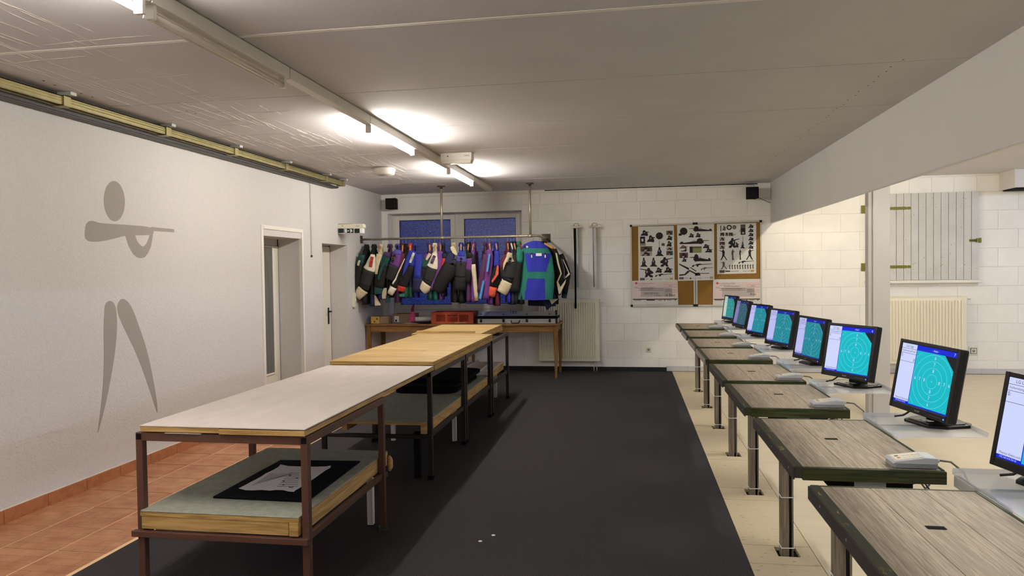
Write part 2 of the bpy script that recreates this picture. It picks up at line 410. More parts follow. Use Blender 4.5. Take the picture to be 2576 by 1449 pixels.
# doors
def door(n, y0, y1, zt, xl, glass, handle):
    e = empty('door_%d' % n, (xl, (y0+y1)/2, 0)); st(e)
    m = MB(); m.box(xl-.045, xl, y0+.01, y1-.008, 0.004, zt-.16 if n == 1 else zt-.1, mDoor)
    leaf = m.build('door_leaf', e, bevel=.003)
    m = MB(); m.box(xl-.05, xl-.01, y0, y1, (zt-.155 if n == 1 else zt-.095), zt-.001, mCeil); m.build('transom_panel', e)
    m = MB(); m.box(xl-.06, xl-.002, y1-.008, y1+.0, 0, zt, mGapD); m.build('door_gap', e)
    if n == 1:
        m = MB()
        for bx in ((y0-.03, y0+.012, 0, zt+.03), (y1-.006, y1+.03, 0, zt+.03), (y0, y1, zt-.01, zt+.03)): m.box(XL-.03, XL+.012, bx[0], bx[1], bx[2], bx[3], mWhite)
        m.build('door_frame', e, bevel=.003)
    if glass:
        g0, g1, gz0, gz1 = glass
        m = MB(); m.box(xl, xl+.004, g0, g1, gz0, gz1, mGlassD); m.build('fluted_glass', leaf)
        m = MB()
        for bx in ((g0-.018, g0, gz0-.018, gz1+.018), (g1, g1+.018, gz0-.018, gz1+.018), (g0, g1, gz0-.018, gz0), (g0, g1, gz1, gz1+.018)): m.box(xl, xl+.012, *bx, mWhite)
        m.build('glazing_bead', leaf, bevel=.002)
    if handle:
        hy, hz = handle
        m = MB(); m.box(xl, xl+.008, hy-.02, hy+.02, hz-.12, hz+.10, mBlack)
        m.tube([(xl, hy, hz+.05), (xl+.05, hy, hz+.05), (xl+.055, hy-.02, hz+.05), (xl+.055, hy-.12, hz+.048)], .009, mBlack)
        m.build('door_handle', leaf)
    return e
door(1, 6.95, 7.85, 1.98, -4.08, (7.28, 7.69, .36, 1.80), None)
door(2, 8.42, 9.21, 1.95, -4.036, None, (9.12, .93))
# ---- back wall with the window niche
WX0, WX1, WZ0, WZ1 = -3.69, -1.60, .80, 2.395
b = MB(); D0, D1 = YB+.004, YB+.40
for (x0, x1, z0, z1) in ((-4.25, WX0, -.08, 2.75), (WX1, 13.5, -.08, 2.75), (WX0, WX1, -.08, WZ0), (WX0, WX1, WZ1, 2.75)): b.box(x0, x1, D0, D1, z0, z1, mMortar if x0 > -2 else mWallB)
wb = st(b.build('wall_back'))
b = MB(); b.box(XL, WX0, YB, D0, 0, ZC, mWallB); b.box(WX0, WX1, YB, D0, WZ1, ZC, mWallB); b.box(WX0, WX1, YB, D0, 0, WZ0, mWallB); b.build('smooth_plaster', wb)
bl_me = {}
def block(x0, x1, z0, z1):
    w_, h_ = round(x1-x0, 3), round(z1-z0, 3)
    if (w_, h_) not in bl_me:
        m = MB(); g = .0009; i = .0035
        m.add([(g, .0035, g), (w_-g, .0035, g), (w_-g, .0035, h_-g), (g, .0035, h_-g), (g+i, 0, g+i), (w_-g-i, 0, g+i), (w_-g-i, 0, h_-g-i), (g+i, 0, h_-g-i)],
              [(4, 5, 6, 7), (0, 1, 5, 4), (1, 2, 6, 5), (2, 3, 7, 6), (3, 0, 4, 7), (0, 3, 2, 1)], mBlock)
        o = m.build('block', wb, world=False); bl_me[(w_, h_)] = o.data
    else: o = bpy.data.objects.new('block', bl_me[(w_, h_)]); COL.objects.link(o); o.parent = wb
    o.location = (x0, YB-random.uniform(0, .0012), z0)
zr = [0.0]+[.186+.2545*k for k in range(10)]+[ZC]
for k in range(11):
    z0, z1 = zr[k], zr[k+1]; wdt = .283 if k == 10 else .499; x = WX1 + (0 if k % 2 else -.0)
    first = True; x = WX1
    while x < 5.75:
        nx = x + (wdt*.5 if (first and k % 2) else wdt)
        if k == 10 and z1-z0 < .05: break
        block(x, nx, z0, z1); x = nx; first = False
# window
win = empty('window_1', (-2.65, 10.84, WZ0)); st(win); YW = 10.84
SX = []
for (p0, p1) in (((1004.5, 555), (1136, 766)), ((1167, 551), (1299.5, 764))): a = aty(p0[0], p0[1], YW-.02); c = aty(p1[0], p1[1], YW-.02); SX.append((a.x-.065, c.x+.065, c.z-.065, a.z+.065))
m = MB(); lo_, hi_ = min(q[2] for q in SX)+.012, max(q[3] for q in SX)-.012
for bx in ((WX0+.002, SX[0][0], .79, WZ1-.002), (SX[1][1], WX1-.002, .79, WZ1-.002), (SX[0][1], SX[1][0], .79, WZ1-.002), (SX[0][0], SX[0][1], hi_, WZ1-.002), (SX[1][0], SX[1][1], hi_, WZ1-.002), (SX[0][0], SX[0][1], .79, lo_), (SX[1][0], SX[1][1], .79, lo_)): m.box(bx[0], bx[1], YW, YW+.07, bx[2], bx[3], mWhite)
m.build('window_frame', win, bevel=.003)
for (p0, p1) in (((1004.5, 555), (1136, 766)), ((1167, 551), (1299.5, 764))):
    a = aty(p0[0], p0[1], YW-.02); c = aty(p1[0], p1[1], YW-.02); x0, x1, z1, z0 = a.x, c.x, a.z, c.z; s = .075
    m = MB()
    for bx in ((x0-s, x0, z0-s, z1+s), (x1, x1+s, z0-s, z1+s), (x0, x1, z1, z1+s), (x0, x1, z0-s, z0)): m.box(bx[0], bx[1], YW-.02, YW+.04, bx[2], bx[3], mWhite)
    sa = m.build('sash', win, bevel=.005)
    m = MB()
    for bx in ((x0, x0+.006, z0, z1), (x1-.006, x1, z0, z1), (x0, x1, z1-.006, z1), (x0, x1, z0, z0+.006)): m.box(bx[0], bx[1], YW-.012, YW-.002, bx[2], bx[3], mBlackM)
    m.build('seal', sa)
    m = MB(); m.box(x0, x1, YW+.0, YW+.008, z0, z1, mPane); m.build('pane', sa)
m = MB(); m.box(WX0+.01, WX1-.01, YB+.03, YW, WZ0-.005, WZ0+.02, mWhite); m.box(WX0-.0, WX1+.0, YB-.03, YB+.05, WZ0-.01, WZ0+.02, mWhite); m.build('window_sill', win, bevel=.004)
# skirtings at the back
b = MB(); b.box(-3.7, .50, YB-.012, YB, 0, .06, mBlackSk); st(b.build('baseboard_back'))
b = MB(); b.box(.50, 6, YB-.004, YB, 0, .075, mGapD); br_ = st(b.build('baseboard_right'))
f = None; x = .502
while x < 5.9:
    if f is None: m = MB(); m.box(.001, .297, -.008, 0, .006, .075, mSkT); o = f = m.build('skirting_tile', br_, world=False)
    else: o = bpy.data.objects.new('skirting_tile', f.data); COL.objects.link(o); o.parent = br_
    o.location = (x, YB-.004, 0); x += .2985
# ---- ceiling slabs
b = MB(); b.box(-4.25, XF+.04, -3.2, 11.0, ZC+.03, ZC+.09, mGapD); ce = st(b.build('ceiling'))
ys = [3.35+1.187*k for k in range(-6, 7)]
ys = [-3.2]+ys[1:]+[YB+.004]
me_c = None
for i in range(len(ys)-1):
    y0, y1 = ys[i], min(ys[i+1], YB+.004)
    if y1-y0 < .05: continue
    m = MB(); g = .003
    m.add([(XL, y0+g, ZC+.03), (XF, y0+g, ZC+.03), (XF, y1-g, ZC+.03), (XL, y1-g, ZC+.03), (XL, y0+g+.004, ZC), (XF, y0+g+.004, ZC), (XF, y1-g-.004, ZC), (XL, y1-g-.004, ZC)],
          [(4, 7, 6, 5), (0, 1, 2, 3), (0, 4, 5, 1), (1, 5, 6, 2), (2, 6, 7, 3), (3, 7, 4, 0)], mCeil)
    m.build('ceiling_panel', ce)
    if 3.2 < y0 < 9.4:
        m = MB(); m.box(XL, XF, y0-.0025, y0+.0025, ZC+.001, ZC+.03, mRidge); m.build('seam_filler', ce)
m = MB(); m.box(XL, XF, 3.335, 3.365, ZC-.0015, ZC+.002, mWhite); m.build('seam_strip', ce)['label'] = 'bright seam strip'
# plaster ridges, left part of the ceiling
m = MB(); rr = random.Random(5)
def ridge(x, y, L, ang, wv, w_):
    n = max(4, int(L/.05)); pts = []
    ph = rr.uniform(0, 6)
    for i in range(n+1):
        t = i/n*L; o_ = wv*math.sin(t*9+ph)+wv*.6*math.sin(t*23+ph*2)
        pts.append((x+math.sin(ang)*t+math.cos(ang)*o_, y+math.cos(ang)*t-math.sin(ang)*o_))
    V = []; F = []
    for i, (px, py) in enumerate(pts):
        h = .0022*rr.uniform(.3, 1) if 0 < i < n else .0
        V += [(px-w_, py, ZC+.0005), (px, py, ZC-h), (px+w_, py, ZC+.0005)]
        if i: a = 3*i; F += [(a-3, a-2, a+1, a), (a-2, a-1, a+2, a+1)]
    m.add(V, F, mRidge)
for i in range(150):
    y = rr.uniform(2.2, 9.9); x = rr.gauss(-2.95, .28) if y > 5 else rr.uniform(-3.5, -2.5)
    if not (-3.7 < x < -2.15): continue
    ridge(x, y, rr.uniform(.15, .9), rr.uniform(-.12, .06), rr.uniform(.002, .008), rr.uniform(.002, .0045))
for i in range(40):
    ridge(rr.uniform(-3.6, -2.9), rr.uniform(3, 9.8), rr.uniform(.15, .7), PI/2+rr.uniform(-.1, .1), .004, .0035)
o = m.build('plaster_ridges', ce); o['kind'] = 'stuff'; o['label'] = 'rough plaster ridges left of the light trunk'
m = MB()
for k in range(46):
    y = 4.5+k*.125+random.uniform(-.03, .03); x = 1.56+random.uniform(-.012, .012)-.03*(y-7)*0
    m.box(x-.004, x+.004, y-.006, y+.006, ZC-.0006, ZC+.002, mGapD)
for (px, py) in ((110, 203), (138, 214), (204, 235), (232, 244), (470, 279), (492, 286)):
    p = atz(px, py, ZC); m.box(p.x-.006, p.x+.006, p.y-.008, p.y+.008, ZC-.0006, ZC+.002, mGapD)
o = m.build('drill_holes', ce); o['kind'] = 'stuff'
b = MB(); b.box(XF+.04, 13.5, -3.2, 11.0, 2.725, 2.80, mGapD); cr = st(b.build('ceiling_right'))
y = -3.0
while y < YB:
    m = MB(); m.box(XF+.04, 13.4, y+.002, min(y+1.187, YB+.004)-.002, 2.715, 2.73, mCeilR); m.build('ceiling_panel', cr); y += 1.187
# fascia beam between the halves, post, other walls
b = MB(); b.box(XF, XF+.04, -3.2, YB, 2.122, 2.72, mFascia); st(b.build('beam', bevel=.003))
b = MB(); b.box(XF+.001, XF+.039, -3.2, YB, 2.116, 2.123, mSkT); st(b.build('trim_1'))
b = MB(); b.box(2.335, 2.49, 7.47, 7.62, 0, 2.72, mPost); b.box(2.30, 2.335, 7.50, 7.60, 0, 2.72, mPost); st(b.build('post', bevel=.004))
b = MB(); b.box(13.3, 13.5, -3.2, 11.0, -.08, 2.8, mWallB); st(b.build('wall_right'))
b = MB(); b.box(-4.25, 13.5, -3.4, -3.2, -.08, 2.8, mWallB); st(b.build('wall_front'))
b = MB(); b.box(-1.25, 1.78, YB-.004, YB+.002, 2.672, 2.684, mGapD); st(b.build('gap_strip'))  # dark strip standing in for the black gap under the ceiling
b = MB(); b.box(-3.50, 1.70, YB-.016, YB, 2.636, 2.656, mWhite); st(b.build('trim_3', bevel=.002))
b = MB(); b.box(4.90, 6.2, 10.2, YB, 2.48, 2.715, mFascia); b.box(4.93, 6.2, 10.23, YB-.03, 2.465, 2.482, mBlackM); st(b.build('beam', bevel=.003))

# ================================================================== LIGHTS
TX, TZ = -1.955, 2.62
def fixture(y0, y1, state, label):
    e = empty('tube_light', (TX, (y0+y1)/2, TZ))
    m = MB(); m.box(TX-.030, TX+.030, y0+.004, y1-.004, TZ, ZC-.004, mWhitePl); m.build('housing', e, bevel=.004)
    if state != 'blank':
        for yy in (y0+.035, y1-.035):
            m = MB(); m.box(TX-.02, TX+.02, yy-.012, yy+.012, TZ-.062, TZ+.002, mWhitePl); m.build('lamp_holder', e, bevel=.004)
        m = MB(); m.tube([(TX, y0+.046, TZ-.042), (TX, y1-.046, TZ-.042)], .015, mTubeL if state == 'lit' else mTubeOff, 14); m.build('tube', e)
    if state == 'unlit':
        m = MB(); m.prism([(TX-.04, TZ+.0), (TX-.05, TZ-.045), (TX-.046, TZ-.045), (TX-.034, TZ+.0)], y0+.05, y1-.05, mWhitePl, 'y'); m.build('reflector', e)
    return tag(e, label, 'light', 'tube lights along the ceiling trunk')
fixture(-1.1, .2, 'lit', 'lit tube light behind the camera')
fixture(.2, 1.44, 'blank', 'empty white housing behind the camera')
fixture(1.44, 2.68, 'lit', 'lit white tube light nearest the camera, cut by the top edge')
fixture(2.68, 3.89, 'unlit', 'unlit tube light with a tube fitted, next after the nearest lit one')
fixture(3.89, 5.18, 'blank', 'empty white housing between the unlit tube and the middle lit tube')
fixture(5.18, 6.36, 'lit', 'lit tube light in the middle of the ceiling row, beside the emergency lamp')
fixture(6.36, 7.61, 'blank', 'empty white housing right before the farthest lit tube')
fixture(7.61, 8.83, 'lit', 'lit tube light farthest away, nearest the clothes rail')
fixture(8.83, 9.97, 'blank', 'last empty white housing, ending at the back wall')
def rfix(x, y0, y1, mt):
    e = empty('tube_light', (x, (y0+y1)/2, 2.66))
    m = MB(); m.box(x-.03, x+.03, y0, y1, 2.675, 2.715, mWhitePl); m.build('housing', e)
    m = MB(); m.tube([(x, y0+.03, 2.645), (x, y1-.03, 2.645)], .015, mt, 12); m.build('tube', e)
    m = MB(); m.box(x-.02, x+.02, y0+.01, y0+.03, 2.625, 2.68, mWhitePl); m.box(x-.02, x+.02, y1-.03, y1-.01, 2.625, 2.68, mWhitePl); m.build('lamp_holder', e)
    tag(e, 'lit tube light on the right ceiling, hidden behind the fascia', 'light', 'tube lights beyond the fascia')
mTubeR2 = mat('dimmed_tube_light', (255, 242, 214), emit=TUBE_R*.6)  # tube set weaker than the others to tone down the back wall
for (x, y0, mt) in ((2.52, 8.7, mTubeR2), (2.52, 5.4, mTubeR), (2.52, 2.0, mTubeR), (6.3, 8.0, mTubeC), (6.3, 4.5, mTubeC), (6.3, 1.0, mTubeC), (9.8, 5.5, mTubeC), (4.2, -1.6, mTubeC)): rfix(x, y0, y0+1.2, mt)
# emergency luminaire
e = empty('emergency_light', (-1.72, 7.1, ZC))
m = MB(); m.box(-1.88, -1.56, 7.03, 7.14, 2.615, ZC-.001, mWhitePl); m.build('housing', e, bevel=.004)
m = MB(); m.prism([(-1.875, 2.615), (-1.565, 2.615), (-1.575, 2.585), (-1.865, 2.585)], 7.035, 7.135, mTubeOff, 'y'); m.build('lens', e)
m = MB(); m.box(-1.81, -1.80, 7.026, 7.031, 2.65, 2.66, mBlack); m.build('test_button', e)
m = MB(); put_text(m, 'CEAG', .022, lambda u, v: (-1.61+u, 7.0285, 2.655+v), mInkG); m.build('lettering', e)['kind'] = 'stuff'
tag(e, 'white rectangular emergency lamp on the ceiling beside the light row', 'emergency light')
# round ceiling lamp
m = MB(); m.lathe((-2.76, 7.85, ZC-.002), [(.06, 0), (.118, -.006), (.125, -.02), (.11, -.075), (.10, -.082), (.0005, -.083)], mDomeW, 28)
tag(m.build('ceiling_dome'), 'round white dome on the ceiling left of the light row', 'ceiling lamp')
# sliding door track
tr = empty('sliding_door_track', (-3.62, 4, 2.62))
m = MB()
for bx in ((-3.665, -3.66, 2.610, 2.662), (-3.60, -3.595, 2.610, 2.662), (-3.665, -3.595, 2.657, 2.662), (-3.665, -3.645, 2.606, 2.611), (-3.615, -3.595, 2.606, 2.611)): m.box(bx[0], bx[1], -2.5, 8.72, bx[2], bx[3], mGold)
for zz_ in (2.628, 2.646): m.tube([(-3.5935, -2.5, zz_), (-3.5935, 8.72, zz_)], .003, mGold, 6)
m.build('track_profile', tr)['label'] = 'yellow zinc plated profile'
m = MB(); m.box(-3.77, -3.70, -2.5, 8.72, 2.578, 2.606, mTrackD); m.box(-3.70, -3.685, -2.5, 8.72, 2.584, 2.600, mTrackD); m.build('lower_rail', tr)['label'] = 'dark grey lower rail'
for yb in (2.9, 4.13, 5.16, 6.15, 7.14, 8.15, 8.66):
    m = MB()
    for bx in ((-3.675, -3.665, 2.60, 2.668), (-3.595, -3.585, 2.60, 2.668), (-3.675, -3.585, 2.662, 2.668), (-3.675, -3.585, 2.598, 2.603)): m.box(bx[0], bx[1], yb-.03, yb+.03, bx[2], bx[3], mGold)
    m.box(-3.64, -3.54, yb-.025, yb+.025, 2.668, ZC-.001, mAlu)
    m.build('hanging_bracket', tr, bevel=.001)
tag(tr, 'long yellow zinc sliding door track under the ceiling along the left wall', 'track')
m = MB(); m.box(XL, XL+.014, 8.09, 8.108, 1.70, 2.60, mAluP); m.box(XL, XL+.018, 8.086, 8.112, 1.69, 1.715, mTrackD)
tag(m.build('cable_conduit', bevel=.002), 'thin vertical grey conduit on the left wall between the two doors', 'conduit')
# exit sign
e = empty('exit_sign', (-3.79, 8.9, 2.10)); ye = 8.9
def ex(x, y): return aty(x, y, ye)
def ez(u, v): return ex(820+u/14.49, 540+v/14.49)
a = ez(385, 355); c = ez(1250, 485); m = MB()
m.box(a.x, c.x+.045, ye, ye+.09, c.z, a.z, mDial); m.build('housing', e, bevel=.006)
a = ez(430, 490); c = ez(1240, 680); m = MB(); m.box(a.x, c.x+.035, ye+.006, ye+.085, c.z, a.z, mExitW); lens = m.build('lens', e, bevel=.006)
m = MB()
for (u0, u1) in ((448, 650), (672, 1005), (1030, 1225)):
    a = ez(u0, 510); c = ez(u1, 668); m.box(a.x, c.x, ye+.003, ye+.007, c.z, a.z, mExitG)
m.build('green_panel', e)
m = MB()
def poly_ez(pts, d=.002):
    q = [ez(*p) for p in pts]; m.prism([(p.x, p.z) for p in q], ye+.003-d, ye+.003, mExitW, 'y')
poly_ez([(688, 520), (755, 520), (762, 660), (695, 660)]); poly_ez([(775, 585), (808, 560), (808, 578), (852, 578), (852, 594), (808, 594), (808, 615)])
poly_ez([(866, 520), (885, 520), (885, 538), (866, 538)]); poly_ez([(880, 540), (900, 532), (945, 590), (925, 602)]); poly_ez([(895, 530), (940, 535), (960, 560), (950, 566), (930, 548), (895, 545)])
poly_ez([(925, 585), (985, 600), (985, 615), (925, 605)]); poly_ez([(905, 580), (925, 600), (912, 655), (890, 655), (898, 612)]); poly_ez([(882, 565), (900, 560), (898, 600), (884, 602)])
m.build('running_person_symbol', e)
m = MB(); a = ez(598, 405); m.box(a.x-.005, a.x+.005, ye-.002, ye, a.z-.005, a.z+.005, mBlack); a = ez(1150, 415); put_text(m, 'CEAG', .02, lambda u, v: (a.x+u, ye-.001, a.z+v), mInkG); m.build('test_button', e)
m = MB(); m.tube([ez(300, 0)+Vector((0, .03, 0)), ez(310, 320)+Vector((0, .03, 0)), ez(450, 335)+Vector((0, .05, 0)), ez(900, 330)+Vector((0, .05, 0))], .004, mCabG, 6); m.build('cable', e)
tag(e, 'green and white emergency exit sign with arrow above the second door', 'exit sign')
# wall plug strip at the left wall by the jackets
m = MB(); m.box(XL, XL+.035, 9.36, 9.42, 1.02, 1.22, mDial); m.box(XL+.035, XL+.042, 9.37, 9.41, 1.10, 1.14, mWhite)
tag(m.build('wall_switch', bevel=.004), 'ivory switch strip on the left wall below the jackets', 'switch')
# speakers
def speaker(x0, x1, z0, z1, lab, right):
    e = empty('wall_speaker', ((x0+x1)/2, YB, (z0+z1)/2))
    m = MB(); m.prism([(x0, 10.36), (x1, 10.36), (x1-.02, 10.50), (x0+.02, 10.50)], z0, z1, mBlackM, 'z'); m.build('cabinet', e, bevel=.004)
    m = MB(); m.box(x0+.012, x1-.012, 10.354, 10.36, z0+.012, z1-.012, mBlack); m.build('grille', e, bevel=.003)
    m = MB(); m.box((x0+x1)/2-.015, (x0+x1)/2+.015, 10.50, YB, (z0+z1)/2-.02, (z0+z1)/2+.02, mBlack); m.build('wall_bracket', e)
    m = MB(); s = 1 if right else -1
    if right:
        m.tube([(x1-.02, 10.5, z1-.02), (x1-.04, 10.55, z1+.05), (x1-.12, 10.585, z1+.055)], .003, mCabG, 6)
        m.tube([(x1-.03, 10.5, (z0+z1)/2), (x1+.02, 10.56, z0+.03), (XF-.003, 10.59, z0-.05)], .004, mCabG, 6)
        m.tube([(x1-.02, 10.49, z1), (x1+.02, 10.5, z1-.02), (x1+.02, 10.5, z0+.03), (x1-.04, 10.5, z0-.005)], .003, mCabG, 6)
    else: m.tube([((x0+x1)/2, 10.5, z1-.01), ((x0+x1)/2, 10.55, z1+.02), ((x0+x1)/2-.01, 10.592, z1+.04)], .003, mCabG, 6)
    m.build('cable', e)
    tag(e, lab, 'speaker')
speaker(-3.64, -3.47, 2.45, 2.61, 'small black speaker high in the left corner above the window', False)
speaker(1.59, 1.76, 2.45, 2.61, 'small black speaker high on the back wall beside the fascia', True)

# ================================================================== WORKBENCHES
BX0, BX1 = -2.262, -1.418
def bench(y0, y1, mt, lab, shelf, boards, front_rail=True, posts=(), shelf_m=mFelt, front=True):
    e = empty('workbench', ((BX0+BX1)/2, (y0+y1)/2, 0)); s = .033
    for x in (BX0, BX1-s):
        for y in (y0, y1-s):
            m = MB(); m.box(x, x+s, y, y+s, .012, .742, mt); lg = m.build('leg', e, bevel=.002)
            m = MB(); m.box(x-.004, x+s+.004, y-.004, y+s+.004, 0, .03, mBlackM if y0 > 3.2 or y < 3.5 else mSteelD); m.build('foot_cap', lg)
    m = MB(); h0, h1 = .738, .776
    for x in (BX0, BX1-s): m.box(x, x+s, y0, y1, h0, h1, mt)
    for y in (y0, y1-s): m.box(BX0+s, BX1-s, y, y+s, h0, h1, mt)
    m.build('top_rail', e, bevel=.002)
    m = MB()
    for x in (BX0, BX1-s+.001): m.box(x+s-.02 if x < -2 else x, x+s if x < -2 else x+.02, y0+s, y1-s, .30, .333, mt)
    m.box(BX0-.012, BX1+.004, y0-.03, y0, .30, .327, mt); m.box(BX0, BX1, y1, y1+.03, .30, .327, mt)
    m.build('low_rail', e, bevel=.002)
    for x in (BX0, BX1-s):
        m = MB(); m.box(x+.004, x+s-.004, y0-.001, y0+.002, h0+.006, h1-.005, mBlackM); m.build('tube_end', e)
    if shelf:
        x0, x1, ya, yb = shelf
        m = MB(); m.box(x0, x1, ya, yb, .396, .414, mPlyE); bd = m.build('shelf', e)
        m = MB(); n = 24; V = []
        m.box(x0, x1, ya, yb, .414, .421, shelf_m); m.build('felt_cover', bd, bevel=.003)
        m = MB(); m.box(x0+.004, x1-.05, ya+(.003 if front else .40), ya+(.05 if front else .45), .335, .396, mPine); m.build('shelf_batten', bd, bevel=.002)
        m = MB(); m.box(x1-.045, x1-.002, ya-.004, yb-.005, .335, .396, mPine); m.build('shelf_batten', bd, bevel=.002)
        m = MB(); m.box(x0+.002, x0+.045, ya+.05, yb-.005, .335, .396, mPine); m.build('shelf_batten', bd, bevel=.002)
    for (px, py, mm, w_) in posts:
        m = MB(); m.box(px-w_/2, px+w_/2, py-w_/2, py+w_/2, 0, .335, mm); m.build('support_post', e, bevel=.002)
    return tag(e, lab, 'workbench', 'steel framed benches in a row')
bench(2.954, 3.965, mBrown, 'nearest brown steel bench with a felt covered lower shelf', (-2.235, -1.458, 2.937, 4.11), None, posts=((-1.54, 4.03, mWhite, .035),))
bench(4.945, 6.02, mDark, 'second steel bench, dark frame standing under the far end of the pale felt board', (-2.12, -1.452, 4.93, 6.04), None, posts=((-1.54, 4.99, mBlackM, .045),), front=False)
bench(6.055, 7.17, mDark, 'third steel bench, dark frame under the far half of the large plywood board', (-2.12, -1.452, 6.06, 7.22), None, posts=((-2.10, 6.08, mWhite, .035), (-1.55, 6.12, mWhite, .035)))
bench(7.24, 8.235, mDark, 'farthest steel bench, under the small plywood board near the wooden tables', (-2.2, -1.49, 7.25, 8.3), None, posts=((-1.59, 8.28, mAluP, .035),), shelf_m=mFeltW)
# board 1: pale felt on pine
def board(x0, x1, y0, y1, z0, z1, top, edge, lab, notch=False, th=.006):
    e = empty('bench_board', ((x0+x1)/2, (y0+y1)/2, z0))
    if notch:
        xm = x0+.49*(x1-x0)
        m = MB(); m.box(x0, xm-.001, y0, y1, z0+.003, z1-th, edge); m.build('plank', e, bevel=.002)
        m = MB(); m.box(xm+.001, x1, y0-.006, y1, z0, z1-th-.004, edge); m.build('plank', e, bevel=.002)
    else: m = MB(); m.box(x0, x1, y0, y1, z0, z1-th, edge); m.build('core', e, bevel=.0015)
    m = MB(); n = 30
    m.box(x0-.001, x1+.001, y0-.002, y1, z1-th, z1, top); m.build('top_layer', e, bevel=.002)
    return tag(e, lab, 'board')
board(-2.232, -1.425, 2.948, 5.045, .779, .812, mFeltW, mPine, 'long board covered in pale grey felt on the nearest bench', True)
board(-2.225, -1.415, 5.05, 6.17, .778, .815, mPlyE, mPlyE, 'lower pine board under the near half of the plywood', th=.004)
board(-2.225, -1.415, 6.175, 7.235, .778, .815, mPlyE, mPlyE, 'lower pine board under the far half of the plywood', th=.004)
m_ = board(-2.222, -1.422, 5.03, 7.27, .816, .842, mPly, mPlyE, 'large yellow plywood board in the middle of the bench row', th=.003)
m = MB(); m.box(-2.215, -1.43, 6.190, 6.194, .8415, .8424, mPlyE); m.add([(-1.74, 5.72, .8423), (-1.70, 5.715, .8424), (-1.665, 5.73, .8423), (-1.70, 5.745, .8424)], [(0, 1, 2, 3)], mKnot)
for x, y in ((-2.13, 6.2), (-2.10, 6.21), (-1.50, 6.2), (-1.47, 6.22)): m.box(x, x+.012, y, y+.012, .842, .8425, mKnot)
m.build('knot', m_)
board(-2.285, -1.535, 7.275, 8.50, .778, .815, mPlyE, mPlyE, 'lower board of the farthest bench', th=.004)
board(-2.290, -1.545, 7.262, 8.50, .8165, .846, mPly, mPlyE, 'small yellow plywood board on the farthest bench', th=.003)
m = MB(); m.box(-2.255, -1.625, 7.33, 7.375, .8465, .868, mPly); tag(m.build('batten', bevel=.002), 'narrow pine batten lying across the farthest plywood board', 'batten')
# white slip under board 1 front
m = MB(); m.box(-2.11, -1.93, 2.949, 3.02, .7765, .7785, mWhite); tag(m.build('wedge'), 'thin white slip wedged between board and brown frame', 'wedge')
# white chair-like pad end at bench one far right
m = MB(); m.tube([(-1.405, 3.985, .335), (-1.40, 3.99, .36), (-1.40, 3.99, .40), (-1.405, 3.985, .425)], [.008, .016, .016, .008], mPine, 8); tag(m.build('pine_block'), 'pale pine block end sticking out beside the rear leg of the nearest bench', 'wood block')
# black mat with chewed sheet
def sheet(pts, z0, z1, mt): mm = MB(); mm.prism(pts, z0, z1, mt); return mm
mp = [atz(535, 1252, .425), atz(705.5, 1159, .425), atz(906.6, 1161.5, .425), atz(771.7, 1263, .425)]
o = sheet([(p.x, p.y) for p in mp], .4212, .431, mBlackF).build('rubber_mat', bevel=.004); tag(o, 'flat black foam mat on the lower shelf of the nearest bench', 'mat')
e = empty('paper_sheet', (-1.8, 3.5, .432))
pp = [(290, 710), (420, 740), (560, 742), (700, 735), (850, 748), (960, 735), (1090, 738), (1180, 762), (1285, 770), (1310, 742), (1380, 705), (1500, 620), (1600, 560), (1720, 478), (1850, 385), (1940, 335), (1948, 300), (1860, 316), (1650, 322), (1400, 318), (1180, 308), (1040, 280), (1005, 325), (900, 385), (770, 445), (690, 500), (600, 550), (500, 600), (400, 655)]
q = [atz(560+x/7.156, 1130+y/7.156, .432) for x, y in pp]
m = MB(); m.prism([(p.x, p.y) for p in q], .4325, .4340, mat('crumpled_paper', (228, 226, 232), .8, bump=.6, bs=14)); pm = m.build('sheet', e)
m = MB()
def pz(x, y): p = atz(560+x/7.156, 1130+y/7.156, .4346); return p
for k in range(9):
    x = 540+k*60; a, c = pz(x, 650-k*18), pz(x+330-k*10, 440); m.tube([a, c], .0009, mInkG, 4)
for k in range(8):
    a, c = pz(1190-k*30, 430+k*34), pz(1390-k*5, 430+k*34); m.tube([a, c], .0012, mInkG, 4)
for (x, y) in ((1215, 472), (1335, 518), (1100, 577), (1095, 640), (1210, 684), (1252, 686)):
    a = pz(x, y); m.lathe(a, [(.006, -.001), (.006, .0005)], mInk, 8)
m.build('printed_lines', pm)
tag(e, 'torn printed paper sheet lying on the black mat', 'paper')
# black mats on the second and third shelf
for i, (x0, x1, y0, y1, z) in enumerate(((-2.10, -1.53, 6.07, 7.10, .422), (-2.08, -1.55, 6.12, 7.05, .452), (-2.05, -1.50, 6.3, 7.12, .482))):
    m = MB(); k = .12
    pl = []
    for cx, cy, a0 in ((x1-k, y0+k, -PI/2), (x1-k, y1-k, 0), (x0+k, y1-k, PI/2), (x0+k, y0+k, PI)):
        pl += [(cx+k*math.cos(a0+PI/2*t/5), cy+k*math.sin(a0+PI/2*t/5)) for t in range(6)]
    m.prism(pl, z, z+.029, mBlackF); tag(m.build('rubber_mat', bevel=.006), ('lowest', 'middle', 'topmost')[i]+' black mat of the stack on the shelf under the plywood', 'mat', 'stacked black mats')
for i, (p, q_) in enumerate((((1150, 934), (1203.5, 907)), ((1190, 946), (1236.5, 908)))):
    a, c = atz(*p, .44), atz(*q_, .44); a.z = c.z = .436; 
    m = MB(); m.tube([a, c], .012, mAluP, 4); tag(m.build('metal_profile'), ('left', 'right')[i]+' grey metal profile lying lengthwise on the farthest bench shelf', 'metal profile')

